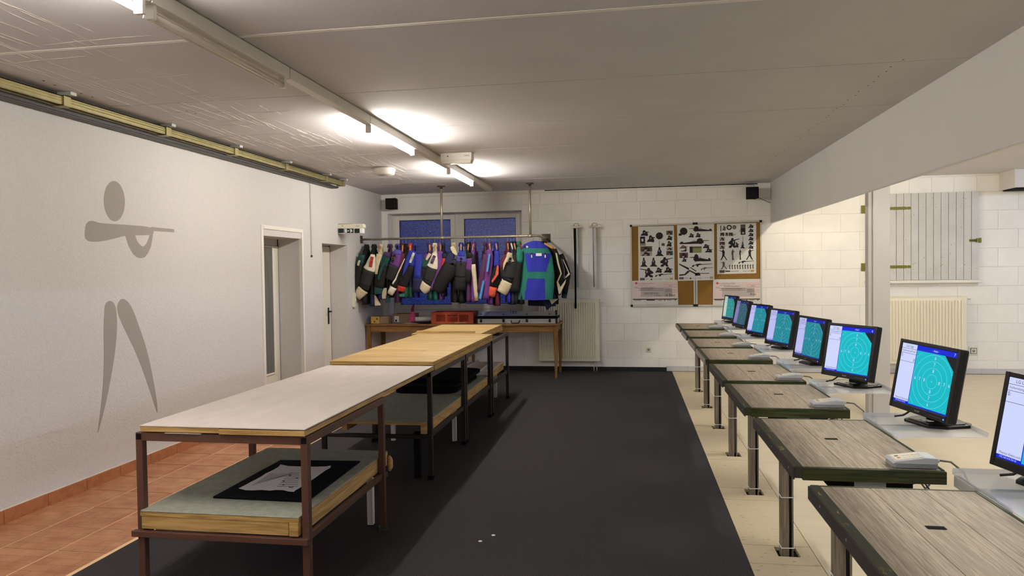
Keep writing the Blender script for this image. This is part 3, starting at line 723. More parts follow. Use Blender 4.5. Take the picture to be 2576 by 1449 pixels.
# ================================================================== WOODEN TABLES AT THE BACK
def wtable(x0, x1, lab):
    y0, y1, zt = 9.78, 10.46, .756
    e = empty('wooden_table', ((x0+x1)/2, (y0+y1)/2, 0))
    m = MB(); m.box(x0, x1, y0, y1, zt-.028, zt, mOak); m.build('tabletop', e, bevel=.006)
    m = MB()
    for bx in ((x0+.07, x1-.07, y0+.025, y0+.045), (x0+.07, x1-.07, y1-.045, y1-.025), (x0+.03, x0+.05, y0+.07, y1-.07), (x1-.05, x1-.03, y0+.07, y1-.07)): m.box(bx[0], bx[1], bx[2], bx[3], zt-.115, zt-.028, mOak)
    m.build('apron', e, bevel=.002)
    for sx in (0, 1):
        for sy in (0, 1):
            tx = (x0+.045) if sx == 0 else (x1-.045); ty = y0+.045 if sy == 0 else y1-.045; fx = tx + (.012 if sx else -.012)*(-1 if 1 else 1); m = MB()
            rg = []
            for z, h in ((0, .016), (.35, .022), (zt-.028, .032)):
                k = 1-z/zt; cx = tx+(-.015 if sx else .015)*k*0; rg.append([(cx-h, ty-h, z), (cx+h, ty-h, z), (cx+h, ty+h, z), (cx-h, ty+h, z)])
            m.loft(rg, mOakV, smooth=False); m.build('leg', e)
    tag(e, lab, 'table')
wtable(-3.775, -2.385, 'left brown wooden table under the window, against the left wall')
wtable(-2.375, -.985, 'right brown wooden table carrying the open metal case')
ZT = .757
# cardboard boxes
e = empty('cardboard_box', (-3.6, 9.95, ZT)); m = MB(); m.box(-3.70, -3.44, 9.84, 10.0, ZT, ZT+.105, mCard); m.build('carton', e, bevel=.002)
m = MB(); m.box(-3.702, -3.58, 9.835, 9.84, ZT+.002, ZT+.104, mCardY); m.box(-3.66, -3.64, 9.833, 9.835, ZT+.02, ZT+.04, mInkB); m.box(-3.62, -3.60, 9.833, 9.835, ZT+.055, ZT+.085, mInkB); m.build('yellow_label', e)
tag(e, 'small cardboard box with a yellow taped end on the left table', 'box')
e = empty('cardboard_box', (-3.3, 10.1, ZT)); m = MB(); m.box(-3.43, -3.12, 9.98, 10.28, ZT, ZT+.13, mCard); m.build('carton', e, bevel=.002)
m = MB(); m.box(-3.40, -3.33, 9.975, 9.98, ZT+.015, ZT+.10, mWhite); m.box(-3.385, -3.36, 9.973, 9.975, ZT+.02, ZT+.05, mInk); m.build('white_label', e)
tag(e, 'larger brown cardboard box with a white label behind the yellow ended box', 'box')
# papers, tray, roll, sprayer
def lab_sheet(x0, x1, y0, y1, z, mt, lab, rz=.2):
    m = MB(); m.box(x0, x1, y0, y1, z, z+.003, mt, rot=Matrix.Rotation(rz, 3, 'Z')); return tag(m.build('paper_sheet'), lab, 'paper')
lab_sheet(-3.42, -3.15, 9.80, 9.96, ZT, mBluePap, 'blue printed sheet in front of the cardboard boxes', .08)
lab_sheet(-3.20, -2.98, 9.79, 9.95, ZT+.0035, mPaper, 'white and blue sheet partly under the black tray', -.06)
m = MB(); m.lathe((-3.0+.05, 9.92, ZT+.008), [(.12, 0), (.15, .012), (.153, .016), (.13, .006), (.001, .004)], mBlack, 24)
for v in m.v: v.x = -2.95+(v.x+2.95)*1.15
tag(m.build('black_tray'), 'flat black plastic tray under the paper roll', 'tray')
m = MB(); a, c = Vector((-3.06, 9.90, ZT+.058)), Vector((-2.80, 9.95, ZT+.063)); m.tube([a, c], .034, mPaper, 18); o = MB(); 
e = empty('paper_roll', (-2.93, 9.92, ZT+.02)); m.build('roll', e)
m = MB(); m.tube([a-Vector((.002, 0, 0)), a+Vector((.004, 0, 0))], .016, mGapD, 12); m.build('core_hole', e); tag(e, 'white paper roll lying on the black tray', 'paper roll')
e = empty('spray_bottle', (-3.13, 9.98, ZT)); 
m = MB(); m.lathe((-3.13, 10.0, ZT), [(.052, 0), (.055, .01), (.055, .07), (.042, .12), (.02, .155), (.018, .17)], mPink, 18); m.build('bottle', e)
m = MB(); m.tube([(-3.13, 10.0, ZT+.165), (-3.13, 10.0, ZT+.20), (-3.118, 9.995, ZT+.235), (-3.105, 9.99, ZT+.262)], [.02, .022, .016, .010], mPinkD, 10); m.build('nozzle', e)
tag(e, 'pink plastic squeeze bottle with a magenta nozzle on the left table', 'bottle')
# red crate
e = empty('plastic_crate', (-2.49, 10.0, ZT)); X0, X1, Y0_, Y1_, H = -2.80, -2.19, 9.82, 10.18, .165
m = MB()
m.box(X0+.008, X1-.008, Y0_+.008, Y1_-.008, ZT, ZT+.008, mCrate)
for (x0, x1, y0, y1) in ((X0, X1, Y1_-.012, Y1_), (X0, X0+.012, Y0_+.012, Y1_-.012), (X1-.012, X1, Y0_+.012, Y1_-.012)): m.box(x0, x1, y0, y1, ZT, ZT+H, mCrate)
for (x0, x1, z0, z1) in ((X0, X1, 0, .028), (X0, X1, .128, H), (X0, X0+.07, .028, .128), (X0+.205, X0+.225, .028, .128), (X1-.225, X1-.205, .028, .128), (X1-.07, X1, .028, .128), (X0+.225, X1-.225, .095, .128)): m.box(x0, x1, Y0_, Y0_+.012, ZT+z0, ZT+z1, mCrate)
m.box(X0-.005, X1+.005, Y0_-.005, Y0_, ZT+H-.012, ZT+H, mCrate); m.box(X1, X1+.006, Y0_, Y1_, ZT+H-.012, ZT+H, mCrate)
m.build('body', e, bevel=.002)
m = MB()
for (wx0, wx1, z0, z1) in ((X0+.07, X0+.205, .028, .128), (X0+.225, X1-.225, .028, .095), (X1-.205, X1-.07, .028, .128)):
    s = .024; h = z1-z0; ww = wx1-wx0; n = int((ww+h)/s)+1
    for k in range(-1, n+1):
        for sg in (1, -1):
            t0 = k*s-(0 if sg > 0 else 0)
            # line u = t0 + v (sg>0) or u = ww - t0 - v
            u0, u1 = t0-h, t0
            lo = max(0, u0); hi = min(ww, u1)
            if hi <= lo: continue
            v0, v1 = lo-u0, hi-u0
            P0 = (lo, v0) if sg > 0 else (ww-lo, v0); P1 = (hi, v1) if sg > 0 else (ww-hi, v1)
            m.tube([(wx0+P0[0], Y0_+.006, ZT+z0+P0[1]), (wx0+P1[0], Y0_+.006, ZT+z0+P1[1])], .0026, mCrate, 4, cap=False)
m.build('lattice', e)
m = MB(); m.box(X0+.235, X1-.235, Y0_-.001, Y0_+.001, ZT+.107, ZT+.124, mCrateIn); put_text(m, 'MOPRO', .014, lambda u, v: ((X0+X1)/2+u, Y0_-.0015, ZT+.115+v), mCrate); m.box(X0+.34, X0+.50, Y0_-.0015, Y0_, ZT+.006, ZT+.018, mInkY); m.build('embossed_name', e)
tag(e, 'orange red plastic bottle crate with lattice sides between bottle and metal case', 'crate')
# open aluminium rifle case
e = empty('rifle_case', (-1.55, 10.05, ZT)); X0, X1, Y0_, Y1_ = -2.150, -1.01, 9.83, 10.14
m = MB(); m.box(X0, X1, Y0_, Y1_, ZT, ZT+.066, mAlu); m.build('lower_shell', e, bevel=.004)
m = MB(); m.box(X0-.004, X1+.004, Y0_-.003, Y1_, ZT+.066, ZT+.105, mBlackM); m.build('foam_lining', e)
lid = MB(); rt = Matrix.Rotation(R(11), 3, 'X')
lid.box(X0, X1, Y0_+.01, Y1_+.01, ZT+.10, ZT+.155, mAlu, rot=rt, piv=(0, Y1_, ZT+.10)); ld = lid.build('lid', e, bevel=.004)
zl = ZT+.12
m = MB()
for z in (.020, .033, .046): m.tube([(X0+.03, Y0_-.001, ZT+z), (X1-.03, Y0_-.001, ZT+z)], .0022, mAlu, 4)
m.build('ribbing', e)
for fx in (X0+.07, X0+.39, X0+.72, X1-.10):
    m = MB(); m.box(fx-.016, fx+.016, Y0_-.014, Y0_, ZT+.018, ZT+.062, mBlack); m.build('latch', e, bevel=.003)
for fx in (X0, X1-.018):
    m = MB(); m.box(fx-.004, fx+.022, Y0_-.006, Y0_+.03, ZT, ZT+.07, mBlack); m.box(fx-.004, fx+.022, Y0_-.010, Y0_+.03, ZT+.115, ZT+.185, mBlack); m.build('corner_guard', e, bevel=.004)
m = MB(); m.tube([(X0+.50, Y0_, ZT+.045), (X0+.505, Y0_-.03, ZT+.02), (X0+.52, Y0_-.035, ZT+.008), (X0+.60, Y0_-.035, ZT+.008), (X0+.615, Y0_-.03, ZT+.02), (X0+.62, Y0_, ZT+.045)], .007, mBlack, 8); m.build('handle', e)
m = MB(); put_text(m, '102', .055, lambda u, v: (X0+.535+u*1.25, 9.80, ZT+.160+v), mInk, 1.0); m.build('number', ld)
m = MB()
for fx in (X0+.07, X0+.39, X0+.72, X1-.10): m.box(fx-.014, fx+.014, Y0_-.006, Y0_+.0, ZT+.126, ZT+.136, mBlack)
m.build('catch_plate', ld)
tag(e, 'long open aluminium rifle case numbered 102 on the right table', 'rifle case')

# ================================================================== RADIATORS, SOCKETS, POLES
def radiator(x0, x1, z0, z1, lab, pipes=True, sidepanel=False):
    e = empty('radiator', ((x0+x1)/2, YB, z0)); yf = YB-.11
    m = MB(); m.box(x0+.01, x1-.01, yf+.012, YB-.03, z0+.01, z1-.008, mRadi); m.build('back_panel', e)
    m = MB(); m.box(x0, x1, yf+.004, yf+.014, z0, z1, mRadi); fp = m.build('front_panel', e, bevel=.003)
    m = MB(); n = 24; pw = (x1-x0-.07)/n
    for k in range(n):
        cx = x0+.035+pw*(k+.5)
        m.prism([(cx-pw*.36, yf+.004), (cx-pw*.17, yf-.014), (cx+pw*.17, yf-.014), (cx+pw*.36, yf+.004)], z0+.045, z1-.045, mRadi, 'z')
    m.build('fluting', fp)
    m = MB(); m.box(x0-.002, x1+.002, yf, YB-.03, z1-.004, z1+.004, mRadi)
    for k in range(30): cx = x0+.03+(x1-x0-.06)*k/29; m.box(cx-.004, cx+.004, yf+.03, YB-.04, z1+.004, z1+.0045, mGapD)
    m.build('top_grille', e)
    for x in (x0-.004, x1): m = MB(); m.box(x, x+.004, yf, YB-.03, z0, z1, mRadi); m.build('side_cover', e)
    m = MB(); m.tube([(x1, yf+.04, z1-.03), (x1+.02, yf+.04, z1-.03), (x1+.022, yf+.04, z1-.03), (x1+.06, yf+.04, z1-.035)], [.014, .016, .010, .010], mWhitePl, 12); m.build('valve', e)
    m = MB()
    for px in (x1-.085, x1-.045): m.tube([(px, yf+.05, z0), (px, yf+.05, 0)], .008, mAluP, 8)
    m.build('pipe', e)
    m = MB()
    for px in (x0+.15, x1-.15): m.box(px-.012, px+.012, YB-.032, YB-.0045, z0+.1, z1-.1, mWhite)
    m.build('wall_bracket', e)
    return tag(e, lab, 'radiator')
radiator(-1.345, -.46, .15, 1.06, 'cream panel radiator partly behind the wooden table')
radiator(3.45, 4.46, .15, 1.06, 'cream panel radiator under the grey shutter')
def socket(x, z, lab, big=False):
    e = empty('wall_socket', (x, YB, z)); s = .058 if big else .041
    m = MB(); m.box(x-s, x+s, YB-.012, YB, z-s, z+s, mWhitePl if big else mDial); m.build('frame', e, bevel=.003)
    s2 = .034 if big else .028
    if big: m = MB(); m.box(x-s2-.006, x+s2+.006, YB-.0135, YB-.012, z-s2-.006, z+s2+.006, mBlack); m.build('inner_border', e)  # thin black plate bordering the insert
    m = MB(); m.box(x-s2, x+s2, YB-.018, YB-.012, z-s2, z+s2, mDial); c = m.build('insert', e, bevel=.003)
    m = MB(); m.lathe((x, YB-.0185, z), [(.020, .0), (.019, -.0005), (.001, -.0006)], mCtlD, 16, 'y')
    for dx in (-.008, .008): m.lathe((x+dx, YB-.0192, z), [(.003, .0), (.003, -.0003)], mBlack, 8, 'y')
    m.build('pin_holes', c)
    tag(e, lab, 'socket')
socket(.248, .318, 'ivory wall socket low on the back wall left of the desks')
socket(4.585, .318, 'square wall socket with black inner border beside the right radiator', True)
# metal stand poles hanging on the wall
def pole(px, ptop, pbot, dark, lab):
    a = aty(px, ptop, 10.50); e = empty('stand_pole', (a.x, YB, a.z)); x, z = a.x, a.z; zb = aty(px+3, pbot, 10.50).z
    m = MB(); m.box(x-.065, x+.065, 10.47, 10.53, z-.035, z-.004, mSteel); m.build('clamp_plate', e, bevel=.003)
    m = MB(); m.tube([(x-.02, 10.5, z-.005), (x-.018, 10.5, z+.028), (x+.0, 10.5, z+.033), (x+.045, 10.5, z+.03), (x+.05, 10.5, z-.005)], .006, mSteel, 8); m.build('loop_handle', e)
    m = MB(); m.box(x-.006, x+.006, 10.53, YB, z-.03, z-.015, mSteelD); m.build('wall_hook', e)
    m = MB(); m.add([], [], mAlu)
    for (o0, o1, w_, mt) in ((-.016, -.006, .010, mBlackM if dark else mAlu), (.0, .006, .012, mAlu), (.018, .030, .011, mAlu)):
        m.add([(x+o0-w_, 10.49, z-.035), (x+o0+w_, 10.49, z-.035), (x+o0+w_, 10.515, z-.035), (x+o0-w_, 10.515, z-.035), (x+o1-w_, 10.49, zb), (x+o1+w_, 10.49, zb), (x+o1+w_, 10.515, zb), (x+o1-w_, 10.515, zb)],
              [(0, 1, 2, 3), (4, 7, 6, 5), (0, 4, 5, 1), (1, 5, 6, 2), (2, 6, 7, 3), (3, 7, 4, 0)], mt)
    m.build('pole', e)
    tag(e, lab, 'stand', 'metal stands hung on the back wall'); return a
pole(1447, 568, 723, True, 'left folded metal stand hung on the back wall, with a black strap')
pole(1493, 567, 722, False, 'right folded metal stand hung on the back wall, plain aluminium')
m = MB(); a = aty(1446, 575, 10.47); c = aty(1446, 776, 10.47)
m.box(a.x-.013, a.x+.013, 10.462, 10.468, c.z+.05, a.z, mBlackM); m.box(a.x-.015, a.x+.015, 10.458, 10.468, c.z, c.z+.06, mBlackM)
tag(m.build('strap'), 'long black strap hanging beside the left metal stand', 'strap')

# ---- shutter
e = empty('window_shutter', (4.05, YB, 1.3)); sx0, sx1, sz0, sz1 = 3.22, 4.636, 1.292, 2.475; n = 15; pw = (sx1-sx0)/n
for k in range(n):
    m = MB(); i = .0025; x0 = sx0+k*pw; y0 = YB-.04-random.uniform(0, .002)
    m.add([(x0+.0012, YB-.02, sz0), (x0+pw-.0012, YB-.02, sz0), (x0+pw-.0012, YB-.02, sz1), (x0+.0012, YB-.02, sz1), (x0+i+.001, y0, sz0), (x0+pw-i-.001, y0, sz0), (x0+pw-i-.001, y0, sz1), (x0+i+.001, y0, sz1)],
          [(4, 5, 6, 7), (0, 1, 5, 4), (1, 2, 6, 5), (2, 3, 7, 6), (3, 0, 4, 7), (0, 3, 2, 1)], mShut)
    o = m.build('plank', e)
m = MB()
for z in (1.42, 2.30): m.box(sx0+.02, sx1-.02, YB-.021, YB, z-.05, z+.05, mShut)
m.build('cross_rail', e)
m = MB(); r3 = random.Random(3)
for k in range(n):
    for z in (1.40, 1.44, 2.28, 2.32):
        x = sx0+(k+r3.uniform(.3, .7))*pw; m.box(x-.003, x+.003, YB-.0425, YB-.040, z-.003, z+.003, mKnot)
for k in range(16): x = r3.uniform(3.5, 4.6); z = r3.uniform(1.45, 2.4); m.box(x-.004, x+.004, YB-.0425, YB-.040, z-.005, z+.005, mKnot)
m.build('nail_heads', e)
for z in (2.275, 1.475):
    m = MB(); m.prism([(3.26, z-.02), (3.72, z-.02), (3.735, z-.008), (3.745, z-.02), (3.775, z-.018), (3.785, z), (3.775, z+.018), (3.745, z+.02), (3.735, z+.008), (3.72, z+.02), (3.26, z+.02)], YB-.047, YB-.041, mOlive, 'y')
    m.box(3.155, 3.235, YB-.006, YB-.0005, z-.055, z+.055, mOlive); m.tube([(3.245, YB-.03, z-.055), (3.245, YB-.03, z+.055)], .012, mOlive, 10); m.build('strap_hinge', e)
m = MB(); m.box(4.515, 4.64, YB-.048, YB-.04, 1.80, 1.835, mOlive); m.box(4.60, 4.62, YB-.062, YB-.048, 1.79, 1.845, mOlive); m.box(4.64, 4.665, YB-.045, YB-.001, 1.785, 1.85, mOlive); m.tube([(4.52, YB-.055, 1.817), (4.63, YB-.055, 1.817)], .006, mSteelD, 8); m.build('bolt_latch', e)
tag(e, 'closed grey wooden plank shutter with strap hinges on the back wall', 'shutter')
m = MB(); m.box(3.2, 4.66, YB-.075, YB, 1.248, 1.288, mWhite); tag(m.build('shutter_sill', bevel=.004), 'white narrow sill board below the grey shutter', 'sill')

# ================================================================== NOTICE BOARDS
Yn = 10.575
def P5(x, y): return (1580+x/6.3, 550+y/6.3)
def P6(x, y): return (1740+x/6.3, 550+y/6.3)
def pinboard(x0, x1, zl, zr_, zb, lab):
    e = empty('notice_board', ((x0+x1)/2, YB, zb))
    m = MB(); m.prism([(x0+.01, zb+.01), (x1-.01, zb+.01), (x1-.01, zr_-.01), (x0+.01, zl-.01)], Yn+.003, YB-.001, mCork, 'y'); m.build('cork_panel', e)
    m = MB(); s = .022
    m.prism([(x0, zb), (x0+s, zb), (x0+s, zl), (x0, zl)], Yn-.006, YB-.002, mAluP, 'y'); m.prism([(x1-s, zb), (x1, zb), (x1, zr_), (x1-s, zr_)], Yn-.006, YB-.002, mAluP, 'y')
    m.prism([(x0, zb), (x1, zb), (x1, zb+s), (x0, zb+s)], Yn-.0062, YB-.0022, mAluP, 'y'); m.prism([(x0, zl-s), (x1, zr_-s), (x1, zr_), (x0, zl)], Yn-.0062, YB-.0022, mAluP, 'y'); m.build('silver_frame', e)
    for (cx, cz) in ((x0, zb), (x1, zb), (x0, zl), (x1, zr_)):
        m = MB(); sx = -1 if cx == x1 else 1; sz = 1 if cz == zb else -1
        xa, xb = sorted((cx-.003*sx, cx+.030*sx)); za, zb_ = sorted((cz-.003*sz, cz+.030*sz)); m.box(xa, xb, Yn-.009, YB-.003, za, zb_, mBlack); m.build('corner_cap', e, bevel=.002)
    return tag(e, lab, 'notice board', 'cork notice boards')
pinboard(-.003, .912, 2.135, 2.147, .946, 'left cork notice board in a silver frame')
pinboard(.922, 1.832, 2.147, 2.158, .946, 'right cork notice board in a silver frame, nearest the shutter side')
# normalised silhouettes (x right, y up, unit box)
SIL = {
 'prone': [(0, .1), (.05, .45), (.12, .5), (.14, .3), (.40, .45), (.58, .55), (.60, .85), (.68, 1), (.76, .9), (.78, .65), (1, .62), (1, .56), (.80, .52), (.82, .3), (.74, .05), (.6, .1), (.3, .08)],
 'kneel': [(0, .02), (.1, .12), (.25, .22), (.28, .5), (.38, .72), (.42, .95), (.52, 1), (.62, .92), (.6, .76), (.72, .6), (.76, .45), (.68, .32), (.8, .2), (.95, .08), (1, 0), (.5, .03)],
 'kneelr': [(.1, 0), (.12, .2), (.3, .3), (.05, .42), (.12, .62), (.28, .75), (.32, .95), (.42, 1), (.5, .92), (.5, .8), (1, .92), (1, .86), (.6, .72), (.66, .55), (.6, .3), (.68, .0), (.5, .02), (.42, .2), (.3, 0)],
 'stand': [(.1, 0), (.3, .35), (.34, .6), (.3, .8), (0, .9), (0, .94), (.32, .88), (.38, 1), (.5, 1), (.54, .9), (.62, .8), (.58, .45), (.9, 0), (.78, 0), (.5, .38), (.22, 0)],
 'side': [(.3, 0), (.32, .4), (.2, .6), (.25, .85), (.38, .9), (.4, 1), (.6, 1), (.62, .88), (.9, .8), (.6, .7), (.62, .35), (.75, 0)],
 'rifle': [(0, .1), (.05, .55), (.2, .6), (.24, .8), (.4, .9), (.5, .75), (1, .85), (1, .72), (.5, .58), (.36, .5), (.3, .1), (.24, .1), (.24, .45), (.12, .4), (.08, .0)],
 'bust': [(0, .05), (.15, .4), (.28, .5), (.25, .8), (.38, 1), (.55, 1), (.62, .8), (.8, .72), (1, .7), (1, .62), (.8, .55), (.9, .3), (.85, .0), (.4, .08)],
 'legs': [(0, .95), (.08, 1), (.45, .62), (.62, .5), (.82, .1), (.9, .12), (1, .2), (.9, .25), (.7, .45), (.45, .45), (.25, .3), (.02, .35), (0, .15), (.02, .0), (.1, .15), (.3, .12), (.42, .4), (.3, .6)],
}
def poster(name, corners, items, PF, lab, base=mPaper, yoff=0., cat='poster'):
    q = [aty(*PF(*c), Yn-yoff) for c in corners]; e = empty(name, (q[0].x, Yn-yoff, q[2].z))
    m = MB(); m.prism([(p.x, p.z) for p in q], Yn-yoff, Yn-yoff+.0012, base, 'y'); m.build('sheet', e)
    m = MB(); y0 = Yn-yoff-.0004
    for it in items:
        y0 -= .00004; k, x0, y0_, x1, y1 = it[:5]; mt = it[5] if len(it) > 5 else mInk; fl = len(it) > 6 and it[6]
        a = aty(*PF(x0, y0_), Yn-yoff); c = aty(*PF(x1, y1), Yn-yoff)
        if k == 'rect': m.add([(a.x, y0, a.z), (c.x, y0, a.z), (c.x, y0, c.z), (a.x, y0, c.z)], [(0, 1, 2, 3)], mt)
        elif k in ('circ', 'ring'):
            cx, cz = (a.x+c.x)/2, (a.z+c.z)/2; rx, rz = (c.x-a.x)/2, (a.z-c.z)/2
            if k == 'circ': m.add([(cx+rx*math.cos(2*PI*t/24), y0-.0001, cz+rz*math.sin(2*PI*t/24)) for t in range(24)], [tuple(range(24))], mt)
            else: m.add([(cx+rx*f_*math.cos(2*PI*t/24), y0, cz+rz*f_*math.sin(2*PI*t/24)) for f_ in (1, .55) for t in range(24)], [(t, (t+1) % 24, (t+1) % 24+24, t+24) for t in range(24)], mt)
        elif k == 'photo':
            m.add([(a.x, y0, a.z), (c.x, y0, a.z), (c.x, y0, c.z), (a.x, y0, c.z)], [(0, 1, 2, 3)], mt)
            s_ = SIL['bust']; w_, h_ = c.x-a.x, a.z-c.z
            m.add([(a.x+(.1+.8*u)*w_, y0-.0001, c.z+.9*v*h_) for u, v in s_], [tuple(range(len(s_)))], mInk)
            m.add([(a.x+.3*w_, y0-.0002, c.z+.1*h_), (a.x+.5*w_, y0-.0002, c.z+.1*h_), (a.x+.6*w_, y0-.0002, c.z+.4*h_), (a.x+.35*w_, y0-.0002, c.z+.35*h_)], [(0, 1, 2, 3)], mInkL)
        elif k == 'text':
            h = a.z-c.z; wd = c.x-a.x; V, F = text_geo(it[7], 1.0); mx_ = max(v.x for v in V)-min(v.x for v in V); my_ = max(v.y for v in V)-min(v.y for v in V)
            cx0 = min(v.x for v in V); cy0 = min(v.y for v in V)
            m.add([(a.x+(v.x-cx0)/mx_*wd, y0-.0002, c.z+(v.y-cy0)/my_*h) for v in V], F, mt)
        elif k == 'legs':
            w_, h_ = c.x-a.x, a.z-c.z
            for pl in ([(0, .93), (.03, 1), (.47, .62), (.43, .48)], [(.40, .42), (.50, .36), (.30, .06), (.22, .10)], [(.22, .16), (.30, .06), (.02, .0), (.02, .12)], [(.40, .55), (.46, .40), (.80, .06), (.86, .14)], [(.72, .0), (.98, .02), (.92, .26), (.74, .22)], [(.50, .66), (.53, .70), (.80, .38), (.76, .34)]):
                m.add([(a.x+u*w_, y0, c.z+v*h_) for u, v in pl], [tuple(range(len(pl)))], mt)
        else:
            s_ = SIL[k]; w_, h_ = c.x-a.x, a.z-c.z
            m.add([(a.x+((1-u) if fl else u)*w_, y0, c.z+v*h_) for u, v in s_], [tuple(range(len(s_)))], mt)
            if k in ('kneel', 'kneelr', 'prone', 'bust'):   # light highlight in the photo print
                m.add([(a.x+.42*w_, y0-.0002, c.z+.45*h_), (a.x+.55*w_, y0-.0002, c.z+.5*h_), (a.x+.52*w_, y0-.0002, c.z+.7*h_), (a.x+.44*w_, y0-.0002, c.z+.66*h_)], [(0, 1, 2, 3)], mInkL)
    m.build('printed_figures', e)
    return tag(e, lab, cat)
foot5 = [('rect', 190, 940, 265, 978, mInkG), ('text', 280, 948, 332, 966, mInk, 0, 'ESPAT'), ('bust', 348, 948, 390, 972), ('text', 402, 952, 455, 966, mInk, 0, 'Feinwerk'), ('text', 470, 950, 540, 966, mInkG, 0, 'WALTHER'), ('text', 580, 950, 650, 962, mInkB, 0, 'ANSCHUTZ'), ('rect', 660, 936, 712, 968, mInkY)]
poster('shooting_poster', [(160, 128), (725, 113), (738, 975), (165, 990)],
 [('bust', 195, 185, 330, 275), ('rect', 190, 285, 270, 395, mInk), ('rect', 212, 320, 243, 360, mPaper), ('rect', 190, 395, 280, 430, mInkGr), ('bust', 296, 265, 430, 375), ('circ', 438, 218, 554, 328, mInkB), ('circ', 440, 220, 552, 326, mInk),
  ('rect', 492, 345, 498, 470, mInk), ('kneel', 425, 450, 568, 595), ('rect', 530, 390, 580, 432, mInkB), ('photo', 606, 192, 708, 256, mInkG), ('bust', 606, 268, 710, 342), ('bust', 606, 354, 700, 445), ('photo', 606, 455, 712, 500, mInkL), ('photo', 606, 512, 712, 578, mInkG),
  ('photo', 195, 440, 382, 520, mInkB), ('photo', 195, 522, 382, 590, mInkL), ('kneel', 190, 615, 308, 765), ('kneel', 340, 615, 465, 762), ('kneelr', 492, 610, 712, 760), ('kneelr', 188, 780, 418, 930, mInk, True), ('bust', 428, 775, 548, 860), ('bust', 562, 768, 710, 860), ('rifle', 425, 868, 712, 920)]+foot5,
 P5, 'left poster showing kneeling rifle shooters and a dark round target')
def P5b(x, y): return P5(x, y)
def s6(l): return [(it[0], it[1], it[2], it[3], it[4])+tuple(it[5:]) for it in l]
# middle poster in P6 coordinates: x6 = x5 - 1008
poster('shooting_poster', [(-233, 105), (355, 80), (360, 972), (-215, 988)],
 [('circ', -187, 143, -67, 257, mInk), ('rect', -206, 235, -158, 270, mInk), ('prone', -45, 120, 330, 205, mInk, True), ('bust', -52, 232, 42, 300), ('bust', 55, 228, 150, 298), ('prone', -200, 315, 283, 405), ('bust', -200, 424, -60, 475, mInkB), ('prone', -172, 475, -60, 525), ('rect', -33, 443, 158, 540, mInkG),
  ('rect', 20, 470, 158, 540, mInkGr), ('rect', -33, 443, 15, 540, mInk), ('bust', 170, 405, 290, 470), ('bust', 207, 470, 335, 538), ('photo', -195, 540, -58, 622, mInkB), ('bust', -160, 625, -75, 685), ('prone', -35, 562, 308, 685, mInk, True), ('rifle', 0, 708, 325, 765), ('rifle', 145, 765, 340, 818, mInkG),
  ('legs', -205, 712, 150, 905), ('rect', 120, 864, 280, 872, mInk)] +
 [('rect', -200, 928, -125, 962, mInkG), ('text', -108, 934, -55, 952, mInk, 0, 'ESPAT'), ('bust', -40, 934, 2, 958), ('text', 20, 938, 70, 950, mInk, 0, 'Feinwerk'), ('text', 90, 934, 160, 950, mInkG, 0, 'WALTHER'), ('text', 200, 932, 275, 944, mInkB, 0, 'ANSCHUTZ'), ('rect', 288, 918, 338, 952, mInkY)],
 P6, 'middle poster showing prone rifle shooters, pinned over both boards', yoff=.008)
it3 = [('rect', 455, 110, 468, 205, mInk), ('bust', 485, 115, 545, 190, mInkG), ('ring', 553, 100, 637, 180, mInk), ('ring', 645, 107, 707, 168, mInk), ('circ', 665, 127, 688, 148, mInk), ('rect', 775, 93, 852, 255, mInk), ('rect', 780, 98, 847, 150, mInkG), ('circ', 795, 210, 835, 240, mInkL), ('rect', 752, 170, 770, 215, mInkL)]
for k in range(6): it3.append(('bust', 893, 92+k*66, 988, 148+k*66))
for x0, x1 in ((452, 520), (535, 575), (585, 655)): it3.append(('photo', x0, 222, x1, 275, mInkB))
it3 += [('rifle', 655, 240, 708, 272, mInkB), ('photo', 440, 292, 528, 352, mInkL), ('photo', 440, 368, 528, 415, mInkB), ('photo', 440, 422, 528, 482, mInkL), ('kneelr', 568, 305, 760, 462), ('bust', 682, 375, 748, 460), ('kneel', 768, 365, 845, 472), ('rect', 809, 278, 815, 370, mInk),
        ('stand', 440, 492, 578, 658), ('side', 615, 490, 690, 655, mInkG), ('side', 745, 490, 795, 652), ('stand', 845, 487, 985, 652, mInk, True), ('rifle', 738, 662, 988, 712), ('stand', 450, 680, 575, 802, mInkG)]
for k in range(10): it3.append(('side', 585+k*41, 730-k*.8, 622+k*41, 800-k*.8))
it3 += [('rect', 440, 818, 522, 858, mInkB), ('rect', 530, 825, 610, 842, mInk), ('text', 622, 826, 672, 840, mInk, 0, 'Feinwerk'), ('text', 680, 824, 748, 840, mInk, 0, 'ESPAT'), ('text', 810, 826, 868, 838, mInkG, 0, 'WALTHER'), ('text', 880, 824, 925, 836, mInkB, 0, 'ANSCHUTZ'), ('rect', 935, 812, 986, 844, mInkY)]
poster('shooting_poster', [(400, 85), (1022, 68), (1022, 865), (405, 880)], it3, P6, 'right poster showing standing shooters, rings and a row of small rifles')
